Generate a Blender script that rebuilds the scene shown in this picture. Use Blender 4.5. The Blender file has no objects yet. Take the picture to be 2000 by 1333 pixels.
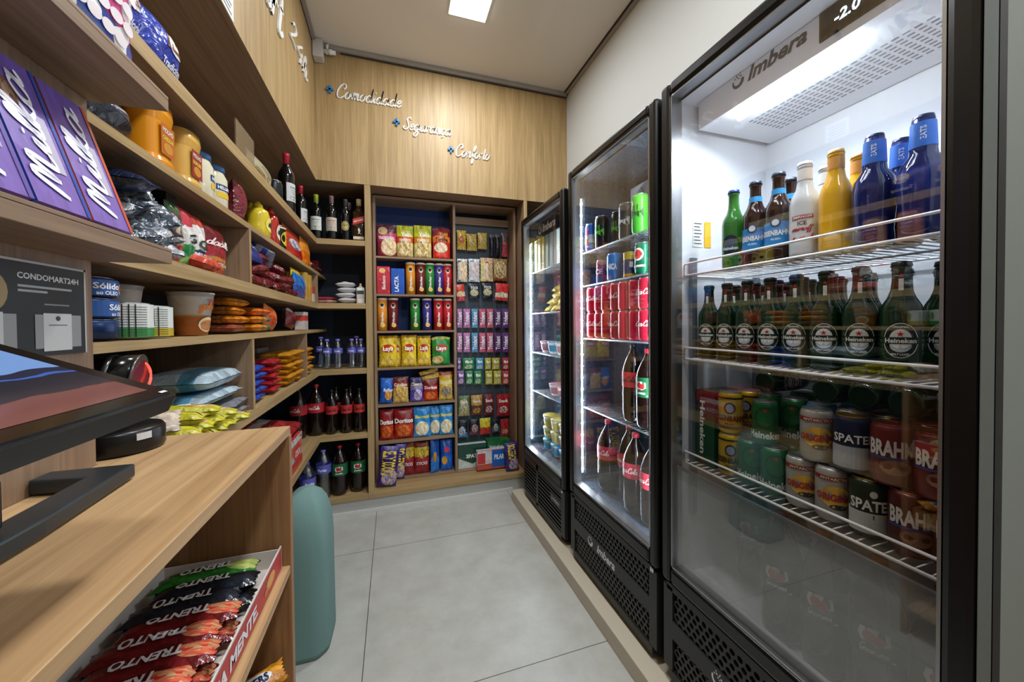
import bpy, math, random
import numpy as np
from mathutils import Vector, Matrix
PI = math.pi
S = bpy.context.scene
COL = S.collection
random.seed(7)
# ---------------------------------------------------------------- camera
FPX, PCX, PCY = 718.52, 997.42, 644.79
YAW, PIT, ROL = .3092, .0159, -.0083
CAM = np.array([0.0, 0.0, 1.25])
def cam_axes():
    cy, sy = math.cos(YAW), math.sin(YAW); cp, sp = math.cos(PIT), math.sin(PIT); cr, sr = math.cos(ROL), math.sin(ROL)
    B = np.array([[1, 0, 0], [0, 0, -1], [0, 1, 0.]])
    Ry = np.array([[cy, 0, -sy], [0, 1, 0], [sy, 0, cy]])
    Rp = np.array([[1, 0, 0], [0, cp, -sp], [0, sp, cp]])
    Rr = np.array([[cr, -sr, 0], [sr, cr, 0], [0, 0, 1.]])
    return Rr @ Rp @ Ry @ B
AX = cam_axes()
cd = bpy.data.cameras.new('camera'); cam = bpy.data.objects.new('camera', cd); COL.objects.link(cam)
cd.sensor_width = 36; cd.lens = FPX * 36 / 2000
cd.shift_x = (1000 - PCX) / 2000; cd.shift_y = (PCY - 666.5) / 2000
cd.clip_start = .02
mw = Matrix.Identity(4)
for i in range(3):
    mw[i][0] = AX[0][i]; mw[i][1] = -AX[1][i]; mw[i][2] = -AX[2][i]; mw[i][3] = CAM[i]
cam.matrix_world = mw
S.camera = cam
def ray(u, v): return AX.T @ np.array([(u - PCX) / FPX, (v - PCY) / FPX, 1])
def atx(u, v, X): d = ray(u, v); return CAM + d * (X - CAM[0]) / d[0]
def aty(u, v, Y): d = ray(u, v); return CAM + d * (Y - CAM[1]) / d[1]
def atz(u, v, Z): d = ray(u, v); return CAM + d * (Z - CAM[2]) / d[2]
# ---------------------------------------------------------------- world, exposure
W = bpy.data.worlds.new('world'); S.world = W; W.use_nodes = True
W.node_tree.nodes['Background'].inputs[0].default_value = (.8, .85, .9, 1)
W.node_tree.nodes['Background'].inputs[1].default_value = .25
S.view_settings.view_transform = 'Standard'; S.view_settings.look = 'None'
S.view_settings.gamma = 1; S.view_settings.use_curve_mapping = False
S.view_settings.exposure = 0.18
def area(name, loc, sx, sy, power, col, parent=None, rot=(0, 0, 0)):
    l = bpy.data.lights.new(name, 'AREA'); l.shape = 'RECTANGLE'; l.size = sx; l.size_y = sy; l.energy = power; l.color = col
    o = bpy.data.objects.new(name, l); COL.objects.link(o); o.location = loc; o.rotation_euler = rot
    if parent: o.parent = parent
    return o
# ---------------------------------------------------------------- colours and materials
def lin(c):
    c = c / 255.
    return c / 12.92 if c <= .04045 else ((c + .055) / 1.055) ** 2.4
def rgb(r, g, b): return (lin(r), lin(g), lin(b), 1)
def hx(s): return rgb(int(s[0:2], 16), int(s[2:4], 16), int(s[4:6], 16))
MATS = {}
def mat(name, col=None, rough=.5, metal=0, emit=None, es=1, trans=0, ior=1.45, spec=.5, alpha=1, coat=0, noise=0):
    if name in MATS: return MATS[name]
    m = bpy.data.materials.new(name); m.use_nodes = True; MATS[name] = m
    n = m.node_tree.nodes; b = n['Principled BSDF']
    if col is None: col = hx(name)
    b.inputs['Base Color'].default_value = col
    b.inputs['Roughness'].default_value = rough; b.inputs['Metallic'].default_value = metal
    b.inputs['Transmission Weight'].default_value = trans; b.inputs['IOR'].default_value = ior
    b.inputs['Specular IOR Level'].default_value = spec; b.inputs['Alpha'].default_value = alpha
    b.inputs['Coat Weight'].default_value = coat
    if emit: b.inputs['Emission Color'].default_value = emit; b.inputs['Emission Strength'].default_value = es
    # every material carries a faint procedural variation
    lk = m.node_tree.links
    t = n.new('ShaderNodeTexCoord'); z = n.new('ShaderNodeTexNoise'); z.inputs['Scale'].default_value = 40; z.inputs['Detail'].default_value = 3
    mr = n.new('ShaderNodeMapRange'); mr.inputs['To Min'].default_value = max(0, rough - .04 - noise); mr.inputs['To Max'].default_value = min(1, rough + .04 + noise)
    lk.new(t.outputs['Object'], z.inputs['Vector']); lk.new(z.outputs['Fac'], mr.inputs['Value']); lk.new(mr.outputs['Result'], b.inputs['Roughness'])
    return m
def flat(c, rough=.45): return mat('print_' + c, hx(c), rough)
def wood(name, axis, c1, c2, rough=.5, scale=1.0):
    """laminate with straight grain running along axis"""
    m = bpy.data.materials.new(name); m.use_nodes = True; MATS[name] = m
    n = m.node_tree.nodes; lk = m.node_tree.links; b = n['Principled BSDF']
    g = n.new('ShaderNodeNewGeometry'); mp = n.new('ShaderNodeMapping')
    s = [26 * scale] * 3; s['XYZ'.index(axis)] = 1.1 * scale
    mp.inputs['Scale'].default_value = s
    lk.new(g.outputs['Position'], mp.inputs['Vector'])
    a = n.new('ShaderNodeTexNoise'); a.inputs['Scale'].default_value = 1.0; a.inputs['Detail'].default_value = 7; a.inputs['Roughness'].default_value = .65; a.inputs['Distortion'].default_value = .6
    lk.new(mp.outputs[0], a.inputs['Vector'])
    mp2 = n.new('ShaderNodeMapping'); s2 = [150 * scale] * 3; s2['XYZ'.index(axis)] = 4 * scale; mp2.inputs['Scale'].default_value = s2
    lk.new(g.outputs['Position'], mp2.inputs['Vector'])
    a2 = n.new('ShaderNodeTexNoise'); a2.inputs['Scale'].default_value = 1; a2.inputs['Detail'].default_value = 4
    lk.new(mp2.outputs[0], a2.inputs['Vector'])
    mx = n.new('ShaderNodeMath'); mx.operation = 'MULTIPLY_ADD'; mx.inputs[1].default_value = .45
    lk.new(a2.outputs['Fac'], mx.inputs[0]); 
    sc = n.new('ShaderNodeMath'); sc.operation = 'MULTIPLY'; sc.inputs[1].default_value = .62; lk.new(a.outputs['Fac'], sc.inputs[0]); lk.new(sc.outputs[0], mx.inputs[2])
    r = n.new('ShaderNodeValToRGB'); r.color_ramp.elements[0].position = .36; r.color_ramp.elements[0].color = c2; r.color_ramp.elements[1].position = .66; r.color_ramp.elements[1].color = c1
    lk.new(mx.outputs[0], r.inputs['Fac']); lk.new(r.outputs['Color'], b.inputs['Base Color'])
    bp = n.new('ShaderNodeBump'); bp.inputs['Strength'].default_value = .08; bp.inputs['Distance'].default_value = .001; lk.new(a2.outputs['Fac'], bp.inputs['Height']); lk.new(bp.outputs['Normal'], b.inputs['Normal'])
    b.inputs['Roughness'].default_value = rough
    return m
OA, OB = rgb(182, 154, 108), rgb(142, 114, 72)
WX = wood('oak_laminate_x', 'X', OA, OB); WY = wood('oak_laminate_y', 'Y', OA, OB); WZ = wood('oak_laminate_z', 'Z', OA, OB)
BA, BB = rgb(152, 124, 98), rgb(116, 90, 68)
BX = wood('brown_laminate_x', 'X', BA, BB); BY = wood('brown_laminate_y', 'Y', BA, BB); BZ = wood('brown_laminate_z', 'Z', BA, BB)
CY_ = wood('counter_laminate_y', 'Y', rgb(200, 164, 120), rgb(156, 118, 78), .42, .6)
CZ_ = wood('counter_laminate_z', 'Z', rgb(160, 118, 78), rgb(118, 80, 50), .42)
NAVY = mat('navy_backing', rgb(8, 42, 98), .6)
DARKBACK = mat('dark_backing', rgb(22, 34, 52), .6)
BLACKP = mat('black_plastic', rgb(13, 13, 14), .3)
BLACKG = mat('black_gloss', rgb(14, 14, 15), .16)
WHITEM = mat('white_paint_metal', rgb(246, 247, 248), .45)
WHITEP = mat('white_plastic', rgb(232, 232, 230), .4)
CHROME = mat('chrome', rgb(200, 200, 205), .18, 1)
ALU = mat('brushed_aluminium', rgb(170, 172, 175), .35, 1)
GREYM = mat('grey_metal', rgb(110, 114, 112), .45, .2)
LETW = mat('white_letter_acrylic', rgb(238, 238, 234), .4)
LETB = mat('blue_letter_acrylic', rgb(40, 120, 180), .4)
def glass_mat(name, gloss=.09, tint=(1, 1, 1, 1), rough=.01):
    m = bpy.data.materials.new(name); m.use_nodes = True; MATS[name] = m
    n = m.node_tree.nodes; lk = m.node_tree.links; n.remove(n['Principled BSDF'])
    o = n['Material Output']; t = n.new('ShaderNodeBsdfTransparent'); g = n.new('ShaderNodeBsdfGlossy'); x = n.new('ShaderNodeMixShader')
    t.inputs[0].default_value = tint; g.inputs['Roughness'].default_value = rough
    f = n.new('ShaderNodeLayerWeight'); f.inputs[0].default_value = .5
    pw = n.new('ShaderNodeMath'); pw.operation = 'POWER'; pw.inputs[1].default_value = 4; lk.new(f.outputs['Facing'], pw.inputs[0])
    a = n.new('ShaderNodeMath'); a.operation = 'MULTIPLY_ADD'; a.inputs[1].default_value = .8; a.inputs[2].default_value = gloss
    a.use_clamp = True
    lk.new(pw.outputs[0], a.inputs[0]); lk.new(a.outputs[0], x.inputs[0]); lk.new(t.outputs[0], x.inputs[1]); lk.new(g.outputs[0], x.inputs[2]); lk.new(x.outputs[0], o.inputs[0])
    return m
GLASS = glass_mat('clear_door_glass', .085)
PETG = glass_mat('clear_plastic', .12, (.86, .9, .95, 1), .08)
CLEARW = glass_mat('clear_water_bottle', .16, (.80, .86, .94, 1), .12)
def fog_mat():
    m = bpy.data.materials.new('fogged_plastic'); m.use_nodes = True
    n = m.node_tree.nodes; lk = m.node_tree.links; n.remove(n['Principled BSDF'])
    o = n['Material Output']; t = n.new('ShaderNodeBsdfTransparent'); g = n.new('ShaderNodeBsdfDiffuse'); x = n.new('ShaderNodeMixShader')
    g.inputs[0].default_value = rgb(190, 200, 200)
    tc = n.new('ShaderNodeTexCoord'); z = n.new('ShaderNodeTexNoise'); z.inputs['Scale'].default_value = 9; z.inputs['Detail'].default_value = 5
    mr = n.new('ShaderNodeMapRange'); mr.inputs['To Min'].default_value = .20; mr.inputs['To Max'].default_value = .30
    lk.new(tc.outputs['Object'], z.inputs['Vector']); lk.new(z.outputs[0], mr.inputs[0]); lk.new(mr.outputs[0], x.inputs[0])
    lk.new(t.outputs[0], x.inputs[1]); lk.new(g.outputs[0], x.inputs[2]); lk.new(x.outputs[0], o.inputs[0])
    return m
FOG = fog_mat()
PM = {}
def pm(key, bands, food=None, blots=None, rough=.28, metal=0, crinkle=.35, wob=.03):
    """printed film: bands = [(v, hex)...] from the bottom up; food = (cu, cv, ru, rv, hexA, hexB); blots = (hex, amount)"""
    if key in PM: return PM[key]
    m = bpy.data.materials.new('film_' + key); m.use_nodes = True; PM[key] = m
    n = m.node_tree.nodes; lk = m.node_tree.links; b = n['Principled BSDF']
    uv = n.new('ShaderNodeUVMap'); sp = n.new('ShaderNodeSeparateXYZ'); lk.new(uv.outputs[0], sp.inputs[0])
    nz = n.new('ShaderNodeTexNoise'); nz.inputs['Scale'].default_value = 3.2; nz.inputs['Detail'].default_value = 2; lk.new(uv.outputs[0], nz.inputs['Vector'])
    a = n.new('ShaderNodeMath'); a.operation = 'MULTIPLY_ADD'; a.inputs[1].default_value = wob * 4; lk.new(nz.outputs['Fac'], a.inputs[0])
    s0 = n.new('ShaderNodeMath'); s0.operation = 'SUBTRACT'; s0.inputs[1].default_value = wob * 2; lk.new(sp.outputs[1], s0.inputs[0]); lk.new(s0.outputs[0], a.inputs[2])
    r = n.new('ShaderNodeValToRGB'); r.color_ramp.interpolation = 'CONSTANT'; e = r.color_ramp.elements
    e[0].position = 0; e[0].color = hx(bands[0][1]); e[1].position = bands[1][0] if len(bands) > 1 else .999; e[1].color = hx(bands[1][1] if len(bands) > 1 else bands[0][1])
    for v, c in bands[2:]:
        q = e.new(v); q.color = hx(c)
    lk.new(a.outputs[0], r.inputs['Fac']); out = r.outputs['Color']
    def mix(fac, col, prev):
        x = n.new('ShaderNodeMix'); x.data_type = 'RGBA'; lk.new(fac, x.inputs['Factor']); lk.new(prev, x.inputs['A'])
        if isinstance(col, tuple): x.inputs['B'].default_value = col
        else: lk.new(col, x.inputs['B'])
        return x.outputs['Result']
    if blots:
        v2 = n.new('ShaderNodeTexNoise'); v2.inputs['Scale'].default_value = 6; v2.inputs['Detail'].default_value = 1; lk.new(uv.outputs[0], v2.inputs['Vector'])
        g = n.new('ShaderNodeMath'); g.operation = 'GREATER_THAN'; g.inputs[1].default_value = 1 - blots[1]; lk.new(v2.outputs['Fac'], g.inputs[0])
        out = mix(g.outputs[0], hx(blots[0]), out)
    if food:
        cu, cv, ru, rv, ca, cb = food
        mp = n.new('ShaderNodeMapping'); mp.inputs['Location'].default_value = (-cu / ru, -cv / rv, 0); mp.inputs['Scale'].default_value = (1 / ru, 1 / rv, 1)
        lk.new(uv.outputs[0], mp.inputs[0]); ln = n.new('ShaderNodeVectorMath'); ln.operation = 'LENGTH'; lk.new(mp.outputs[0], ln.inputs[0])
        g = n.new('ShaderNodeMath'); g.operation = 'LESS_THAN'; g.inputs[1].default_value = 1; lk.new(ln.outputs['Value'], g.inputs[0])
        vo = n.new('ShaderNodeTexVoronoi'); vo.inputs['Scale'].default_value = 14; lk.new(uv.outputs[0], vo.inputs['Vector'])
        sp2 = n.new('ShaderNodeSeparateColor'); lk.new(vo.outputs['Color'], sp2.inputs[0])
        fr = n.new('ShaderNodeValToRGB'); fr.color_ramp.elements[0].color = hx(ca); fr.color_ramp.elements[1].color = hx(cb); lk.new(sp2.outputs[0], fr.inputs[0])
        out = mix(g.outputs[0], fr.outputs['Color'], out)
    # small printed patches
    vp = n.new('ShaderNodeTexVoronoi'); vp.inputs['Scale'].default_value = 8; vp.inputs['Randomness'].default_value = .9; lk.new(uv.outputs[0], vp.inputs['Vector'])
    sv = n.new('ShaderNodeSeparateColor'); lk.new(vp.outputs['Color'], sv.inputs[0]); mv = n.new('ShaderNodeMapRange'); amp = .30 if crinkle else .12
    mv.inputs['To Min'].default_value = 1 - amp; mv.inputs['To Max'].default_value = 1 + amp; lk.new(sv.outputs[0], mv.inputs['Value'])
    hs = n.new('ShaderNodeHueSaturation'); lk.new(out, hs.inputs['Color']); lk.new(mv.outputs['Result'], hs.inputs['Value']); out = hs.outputs['Color']
    lk.new(out, b.inputs['Base Color'])
    b.inputs['Roughness'].default_value = rough; b.inputs['Metallic'].default_value = metal
    if crinkle:
        tc = n.new('ShaderNodeTexCoord'); z = n.new('ShaderNodeTexNoise'); z.inputs['Scale'].default_value = 45; z.inputs['Detail'].default_value = 2; z.inputs['Distortion'].default_value = 1.2
        lk.new(tc.outputs['Object'], z.inputs['Vector']); bp = n.new('ShaderNodeBump'); bp.inputs['Strength'].default_value = crinkle; bp.inputs['Distance'].default_value = .007
        lk.new(z.outputs['Fac'], bp.inputs['Height']); lk.new(bp.outputs['Normal'], b.inputs['Normal'])
    return m
# ---------------------------------------------------------------- mesh builder
TXT = {}
def text2d(s, bold=.012, shear=0):
    k = (s, bold, shear)
    if k in TXT: return TXT[k]
    c = bpy.data.curves.new('t', 'FONT'); c.body = s; c.size = 1; c.resolution_u = 2; c.offset = bold; c.shear = shear; c.fill_mode = 'BOTH' if c.dimensions == '3D' else 'BOTH'
    o = bpy.data.objects.new('t', c); me = bpy.data.meshes.new_from_object(o)
    vs = [(v.co.x, v.co.y) for v in me.vertices]; fs = [tuple(p.vertices) for p in me.polygons if p.normal.z > 0 or True]
    bpy.data.objects.remove(o); bpy.data.curves.remove(c); bpy.data.meshes.remove(me)
    xs = [v[0] for v in vs] or [0, 1]; x0, x1 = min(xs), max(xs)
    ys = [v[1] for v in vs] or [0, 1]
    TXT[k] = (vs, fs, x0, x1, min(ys), max(ys)); return TXT[k]
# hand-lettered brush script, strokes in x-height units
GL = {
 'a': (1.2, [[(.85,.8),(.5,1),(.1,.6),(.15,.1),(.5,0),(.85,.5),(.9,1),(.88,.3),(1.0,.02),(1.3,.35)]]),
 'o': (1.05, [[(.55,1),(.1,.6),(.2,.05),(.6,.05),(.85,.5),(.6,.98),(.7,.8),(1.15,.75)]]),
 'm': (1.45, [[(0,.35),(.15,.9),(.22,.95),(.2,0)],[(.2,.3),(.45,.9),(.65,.95),(.65,0)],[(.65,.3),(.9,.9),(1.1,.95),(1.1,.2),(1.25,.02),(1.55,.35)]]),
 'n': (1.05, [[(0,.35),(.15,.9),(.22,.95),(.2,0)],[(.2,.3),(.45,.9),(.7,.95),(.7,.2),(.85,.02),(1.15,.35)]]),
 'd': (1.2, [[(.85,.8),(.5,1),(.1,.6),(.15,.1),(.5,0),(.85,.5),(.95,2.05)],[(.95,2.05),(.88,.3),(1.0,.02),(1.3,.35)]]),
 'i': (.55, [[(0,.35),(.25,1),(.22,.2),(.35,.02),(.65,.35)],[(.3,1.45),(.32,1.6)]]),
 'e': (.85, [[(0,.35),(.5,.55),(.75,.85),(.5,1.02),(.2,.7),(.15,.2),(.45,0),(.95,.35)]]),
 'u': (1.15, [[(0,.6),(.15,1),(.15,.2),(.4,0),(.75,.4),(.85,1),(.82,.2),(.95,.02),(1.25,.35)]]),
 'r': (.75, [[(0,.35),(.2,.95),(.2,0)],[(.2,.5),(.4,.95),(.72,.9)]]),
 'g': (1.2, [[(.85,.8),(.5,1),(.1,.6),(.15,.1),(.5,0),(.85,.5),(.9,1),(.85,-.5),(.5,-.95),(.15,-.7),(.5,-.2),(1.25,.3)]]),
 'f': (.75, [[(0,.3),(.5,1.2),(.75,1.9),(.6,2.1),(.4,1.5),(.35,0),(.3,-.8),(.5,-.95),(.6,-.4),(.4,.1),(.85,.35)]]),
 't': (.6, [[(.35,1.8),(.25,.3),(.4,.02),(.7,.3)],[(0,1.15),(.6,1.2)]]),
 'h': (1.0, [[(0,.3),(.4,1.6),(.35,2.1),(.2,1.6),(.2,0)],[(.2,.4),(.45,.95),(.7,.9),(.7,.2),(.85,.02),(1.1,.35)]]),
 'l': (.5, [[(0,.3),(.45,1.5),(.4,2.1),(.2,1.6),(.2,.3),(.35,.02),(.6,.3)]]),
 'c': (.85, [[(.8,.8),(.5,1),(.12,.6),(.2,.1),(.55,0),(.95,.35)]]),
 'ç': (.85, [[(.8,.8),(.5,1),(.12,.6),(.2,.1),(.55,0),(.95,.35)],[(.45,0),(.55,-.25),(.3,-.5)]]),
 'k': (.9, [[(0,.3),(.4,1.6),(.35,2.1),(.2,1.6),(.2,0)],[(.2,.4),(.6,.95),(.3,.5),(.75,.02),(1,.3)]]),
 's': (.7, [[(.1,.3),(.45,1),(.6,.4),(.35,0),(.1,.15),(.75,.35)]]),
 'C': (1.35, [[(1.0,1.35),(1.3,1.6),(1.15,2.05),(.6,1.95),(.1,1.1),(.2,.2),(.7,-.02),(1.35,.4)]]),
 'S': (1.2, [[(1.2,1.7),(.9,2.05),(.45,1.7),(.7,1.1),(.95,.5),(.5,0),(0,.3),(.2,.6)]]),
 'L': (1.1, [[(.9,1.7),(.7,2.05),(.4,1.6),(.4,.4),(.1,.05),(.5,.1),(1.1,.15)]]),
 'G': (1.3, [[(1.1,1.7),(.9,2.0),(.4,1.8),(.1,1.0),(.3,.1),(.8,.1),(1.1,.9),(1.05,.2),(.8,-.5),(.3,-.4),(1.3,.3)]]),
 'M': (1.8, [[(.1,0),(.35,1.95),(.6,1.7),(.7,.2)],[(.7,.3),(1.0,1.9),(1.2,1.6),(1.25,.2),(1.45,.02),(1.8,.35)]]),
 'Q': (1.5, [[(.8,2),(.2,1.5),(.15,.5),(.6,0),(1.1,.5),(1.15,1.5),(.8,2)],[(.6,.5),(1.3,-.2)]]),
 '2': (1.2, [[(.1,1.5),(.4,2.0),(.8,1.7),(.5,.9),(.05,.1),(.5,.15),(1.0,.05)]]),
 '4': (1.2, [[(.75,2.0),(.1,.75),(1.05,.65)],[(.85,1.3),(.7,-.1)]]),
 '-': (.5, [[(.0,.5),(.45,.5)]]), ' ': (.7, []), "'": (.3, [[(.15,2),(.05,1.6)]]),
}
def catmull(p, n=5):
    if len(p) < 3: return [tuple(np.array(p[0]) * (1 - t) + np.array(p[-1]) * t) for t in (0, .5, 1)]
    q = [np.array(a) for a in p]; q = [2 * q[0] - q[1]] + q + [2 * q[-1] - q[-2]]; out = []
    for i in range(1, len(q) - 2):
        for k in range(n):
            t = k / n
            out.append(.5 * (2 * q[i] + (q[i + 1] - q[i - 1]) * t + (2 * q[i - 1] - 5 * q[i] + 4 * q[i + 1] - q[i + 2]) * t * t + (3 * q[i] - q[i - 1] - 3 * q[i + 1] + q[i + 2]) * t ** 3))
    out.append(q[-2]); return [tuple(a) for a in out]
SCR = {}
def script2d(s, wt=.2, shear=.35):
    k = (s, wt, shear)
    if k in SCR: return SCR[k]
    strokes = []; x = 0
    for ch in s:
        adv, st = GL[ch]
        for pl in st:
            pts = catmull([(x + a, b) for a, b in pl]); pts = [(a + shear * b, b) for a, b in pts]
            L = []; R = []
            for i, (a, b) in enumerate(pts):
                p0 = pts[max(0, i - 1)]; p1 = pts[min(len(pts) - 1, i + 1)]; dx, dy = p1[0] - p0[0], p1[1] - p0[1]; l = math.hypot(dx, dy) or 1
                w = wt * (.45 + .55 * abs(dy) / l) * (.6 if i in (0, len(pts) - 1) else 1) / 1.0
                nx, ny = -dy / l, dx / l; L.append((a + nx * w / 2, b + ny * w / 2)); R.append((a - nx * w / 2, b - ny * w / 2))
            strokes.append((L, R))
        x += adv
    al = [p for L, R in strokes for p in L + R]; xs = [p[0] for p in al]
    SCR[k] = (strokes, min(xs), max(xs)); return SCR[k]
class MB:
    def __init__(s): s.v = []; s.f = []; s.m = []; s.s = []; s.uv = {}; s.mats = []
    def mi(s, m):
        if m not in s.mats: s.mats.append(m)
        return s.mats.index(m)
    def face(s, idx, m, smooth=False, uv=None):
        if uv: s.uv[len(s.f)] = uv
        s.f.append(tuple(idx)); s.m.append(s.mi(m)); s.s.append(smooth)
    def poly(s, pts, m, uv=None):
        b = len(s.v); s.v += [tuple(p) for p in pts]; s.face(range(b, b + len(pts)), m, False, uv)
    def box(s, x0, x1, y0, y1, z0, z1, m, fm=None):
        b = len(s.v); s.v += [(x, y, z) for x in (x0, x1) for y in (y0, y1) for z in (z0, z1)]
        dx, dy, dz = x1 - x0, y1 - y0, z1 - z0
        F = {'l': (0, 1, 3, 2), 'r': (4, 6, 7, 5), 'f': (0, 4, 5, 1), 'b': (2, 3, 7, 6), 'd': (0, 2, 6, 4), 't': (1, 5, 7, 3)}
        U = {'f': [(0, 0), (1, 0), (1, 1), (0, 1)], 't': [(0, 0), (1, 0), (1, 1), (0, 1)], 'r': [(0, 0), (1, 0), (1, 1), (0, 1)], 'l': [(1, 0), (1, 1), (0, 1), (0, 0)], 'b': [(1, 0), (1, 1), (0, 1), (0, 0)], 'd': [(0, 0), (0, 1), (1, 1), (1, 0)]}
        for k, q in F.items(): s.face([b + i for i in q], (fm or {}).get(k, m), False, U[k])
        return s
    def prism(s, out, fn, h0, h1, m, smooth=False):
        """outline list of (a,b); fn(a,b,h)->xyz"""
        n = len(out); b = len(s.v); s.v += [fn(a, c, h0) for a, c in out] + [fn(a, c, h1) for a, c in out]
        s.face(range(b, b + n), m); s.face(range(b + 2 * n - 1, b + n - 1, -1), m)
        for i in range(n): j = (i + 1) % n; s.face((b + i, b + n + i, b + n + j, b + j), m, smooth)
        return s
    def lathe(s, prof, m, n=20, c=(0, 0, 0), mfn=None, cap=True, ax='z', vr=None):
        b = len(s.v); K = len(prof); z0 = min(p[1] for p in prof); z1 = max(p[1] for p in prof); dz = (z1 - z0) or 1
        for r, z in prof:
            for i in range(n):
                a = 2 * PI * i / n + PI / 2   # seam at the back (+Y), front is -Y
                x, y = r * math.cos(a), r * math.sin(a)
                if ax == 'z': s.v.append((c[0] + x, c[1] + y, c[2] + z))
                elif ax == 'x': s.v.append((c[0] + z, c[1] + x, c[2] + y))
                else: s.v.append((c[0] + x, c[1] + z, c[2] + y))
        for k in range(K - 1):
            for i in range(n):
                j = (i + 1) % n; mm = mfn(k) if mfn else m
                va, vb = (prof[k][1] - z0) / dz, (prof[k + 1][1] - z0) / dz
                s.face((b + k * n + i, b + k * n + j, b + (k + 1) * n + j, b + (k + 1) * n + i), mm, True, [(i / n, va), ((i + 1) / n, va), ((i + 1) / n, vb), (i / n, vb)])
        if cap:
            if prof[0][0] > 1e-5: s.face(range(b + n - 1, b - 1, -1), mfn(0) if mfn else m)
            if prof[-1][0] > 1e-5: s.face(range(b + (K - 1) * n, b + K * n), mfn(K - 2) if mfn else m)
        return s
    def tube(s, pts, r, m, n=6, closed=False):
        P = [Vector(p) for p in pts]; b = len(s.v); K = len(P); up = Vector((0, 0, 1))
        for i, p in enumerate(P):
            d = (P[(i + 1) % K] - P[i - 1]) if closed else (P[min(i + 1, K - 1)] - P[max(i - 1, 0)])
            d.normalize(); a = d.cross(up)
            if a.length < .05: a = d.cross(Vector((1, 0, 0)))
            a.normalize(); c = a.cross(d)
            rr = r[i] if isinstance(r, (list, tuple)) else r
            for k in range(n):
                t = 2 * PI * k / n; s.v.append(tuple(p + a * math.cos(t) * rr + c * math.sin(t) * rr))
        for i in range(K if closed else K - 1):
            for k in range(n):
                j = (k + 1) % n; i2 = (i + 1) % K; s.face((b + i * n + k, b + i * n + j, b + i2 * n + j, b + i2 * n + k), m, True)
        if not closed: s.face(range(b + n - 1, b - 1, -1), m); s.face(range(b + (K - 1) * n, b + K * n), m)
        return s
    def shape(s, pts, fn, m):
        """star-shaped outline fanned from its centre, mapped by fn(x,y)"""
        cx = sum(p[0] for p in pts) / len(pts); cy = sum(p[1] for p in pts) / len(pts); b = len(s.v)
        s.v.append(fn(cx, cy)); s.v += [fn(*p) for p in pts]; n = len(pts)
        for i in range(n): s.face((b, b + 1 + i, b + 1 + (i + 1) % n), m)
    def ell(s, cx, cy, rx, ry, fn, m, n=20): s.shape([(cx + rx * math.cos(2 * PI * i / n), cy + ry * math.sin(2 * PI * i / n)) for i in range(n)], fn, m)
    def star(s, cx, cy, r, fn, m, k=.4): s.shape([(cx + (r if i % 2 == 0 else r * k) * math.sin(PI * i / 5), cy + (r if i % 2 == 0 else r * k) * math.cos(PI * i / 5)) for i in range(10)], fn, m)
    def rect(s, x0, x1, y0, y1, fn, m, nx=6):
        b = len(s.v)
        for i in range(nx + 1):
            x = x0 + (x1 - x0) * i / nx; s.v.append(fn(x, y0)); s.v.append(fn(x, y1))
        for i in range(nx): q = b + 2 * i; s.face((q, q + 2, q + 3, q + 1), m)
    def text(s, t, cx, cy, h, fn, m, w=None, bold=.02, shear=0, thick=None):
        """caps of height h centred on (cx,cy); squeezed to width w if given; fn(x,y[,z])"""
        vs, fs, x0, x1, y0, y1 = text2d(t, bold, shear)
        k = h / .70; kx = (w / (x1 - x0)) if w else k
        b = len(s.v); g = [(cx + (x - (x0 + x1) / 2) * kx, cy + y * k - h / 2) for x, y in vs]
        if thick is None:
            s.v += [fn(*p) for p in g]
            for f in fs: s.face([b + i for i in f], m)
        else:
            s.v += [fn(p[0], p[1], thick) for p in g] + [fn(p[0], p[1], 0) for p in g]; n = len(g)
            from collections import Counter
            ed = {}
            for f in fs:
                s.face([b + i for i in f], m)
                for i in range(len(f)): ed[(f[i], f[(i + 1) % len(f)])] = 1
            for (i, j) in ed:
                if (j, i) not in ed: s.face((b + i, b + j, b + n + j, b + n + i), m)
    def script(s, t, cx, cy, xh, fn, m, w=None, wt=.2, shear=.35, thick=None):
        st, x0, x1 = script2d(t, wt, shear); kx = (w / (x1 - x0)) if w else xh
        for L, R in st:
            b = len(s.v); n = len(L)
            for lay in ((thick, 0) if thick else (None,)):
                for P in (L, R):
                    for x, y in P:
                        q = (cx + (x - (x0 + x1) / 2) * kx, cy + y * xh); s.v.append(fn(*q) if lay is None else fn(q[0], q[1], lay))
            for i in range(n - 1):
                s.face((b + i, b + i + 1, b + n + i + 1, b + n + i), m)
                if thick:
                    s.face((b + i, b + 2 * n + i, b + 2 * n + i + 1, b + i + 1), m); s.face((b + n + i, b + n + i + 1, b + 3 * n + i + 1, b + 3 * n + i), m)
                    s.face((b + 2 * n + i, b + 3 * n + i, b + 3 * n + i + 1, b + 2 * n + i + 1), m)
    def build(s, name, parent=None, off=None, bevel=0):
        me = bpy.data.meshes.new(name)
        V = s.v
        if off is None and parent is not None and parent.get('worldbuild'): off = parent.location
        if off is not None: V = [(v[0] - off[0], v[1] - off[1], v[2] - off[2]) for v in V]
        me.from_pydata([tuple(map(float, v)) for v in V], [], s.f)
        for m in s.mats: me.materials.append(m)
        me.polygons.foreach_set('material_index', s.m); me.polygons.foreach_set('use_smooth', s.s)
        if s.uv:
            ul = me.uv_layers.new(name='UVMap'); arr = np.zeros(len(me.loops) * 2); 
            for fi, u in s.uv.items():
                ls = me.polygons[fi].loop_start
                for k, q in enumerate(u): arr[2 * (ls + k)] = q[0]; arr[2 * (ls + k) + 1] = q[1]
            ul.data.foreach_set('uv', arr)
        me.update()
        o = bpy.data.objects.new(name, me); COL.objects.link(o)
        if parent is not None: o.parent = parent
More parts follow.
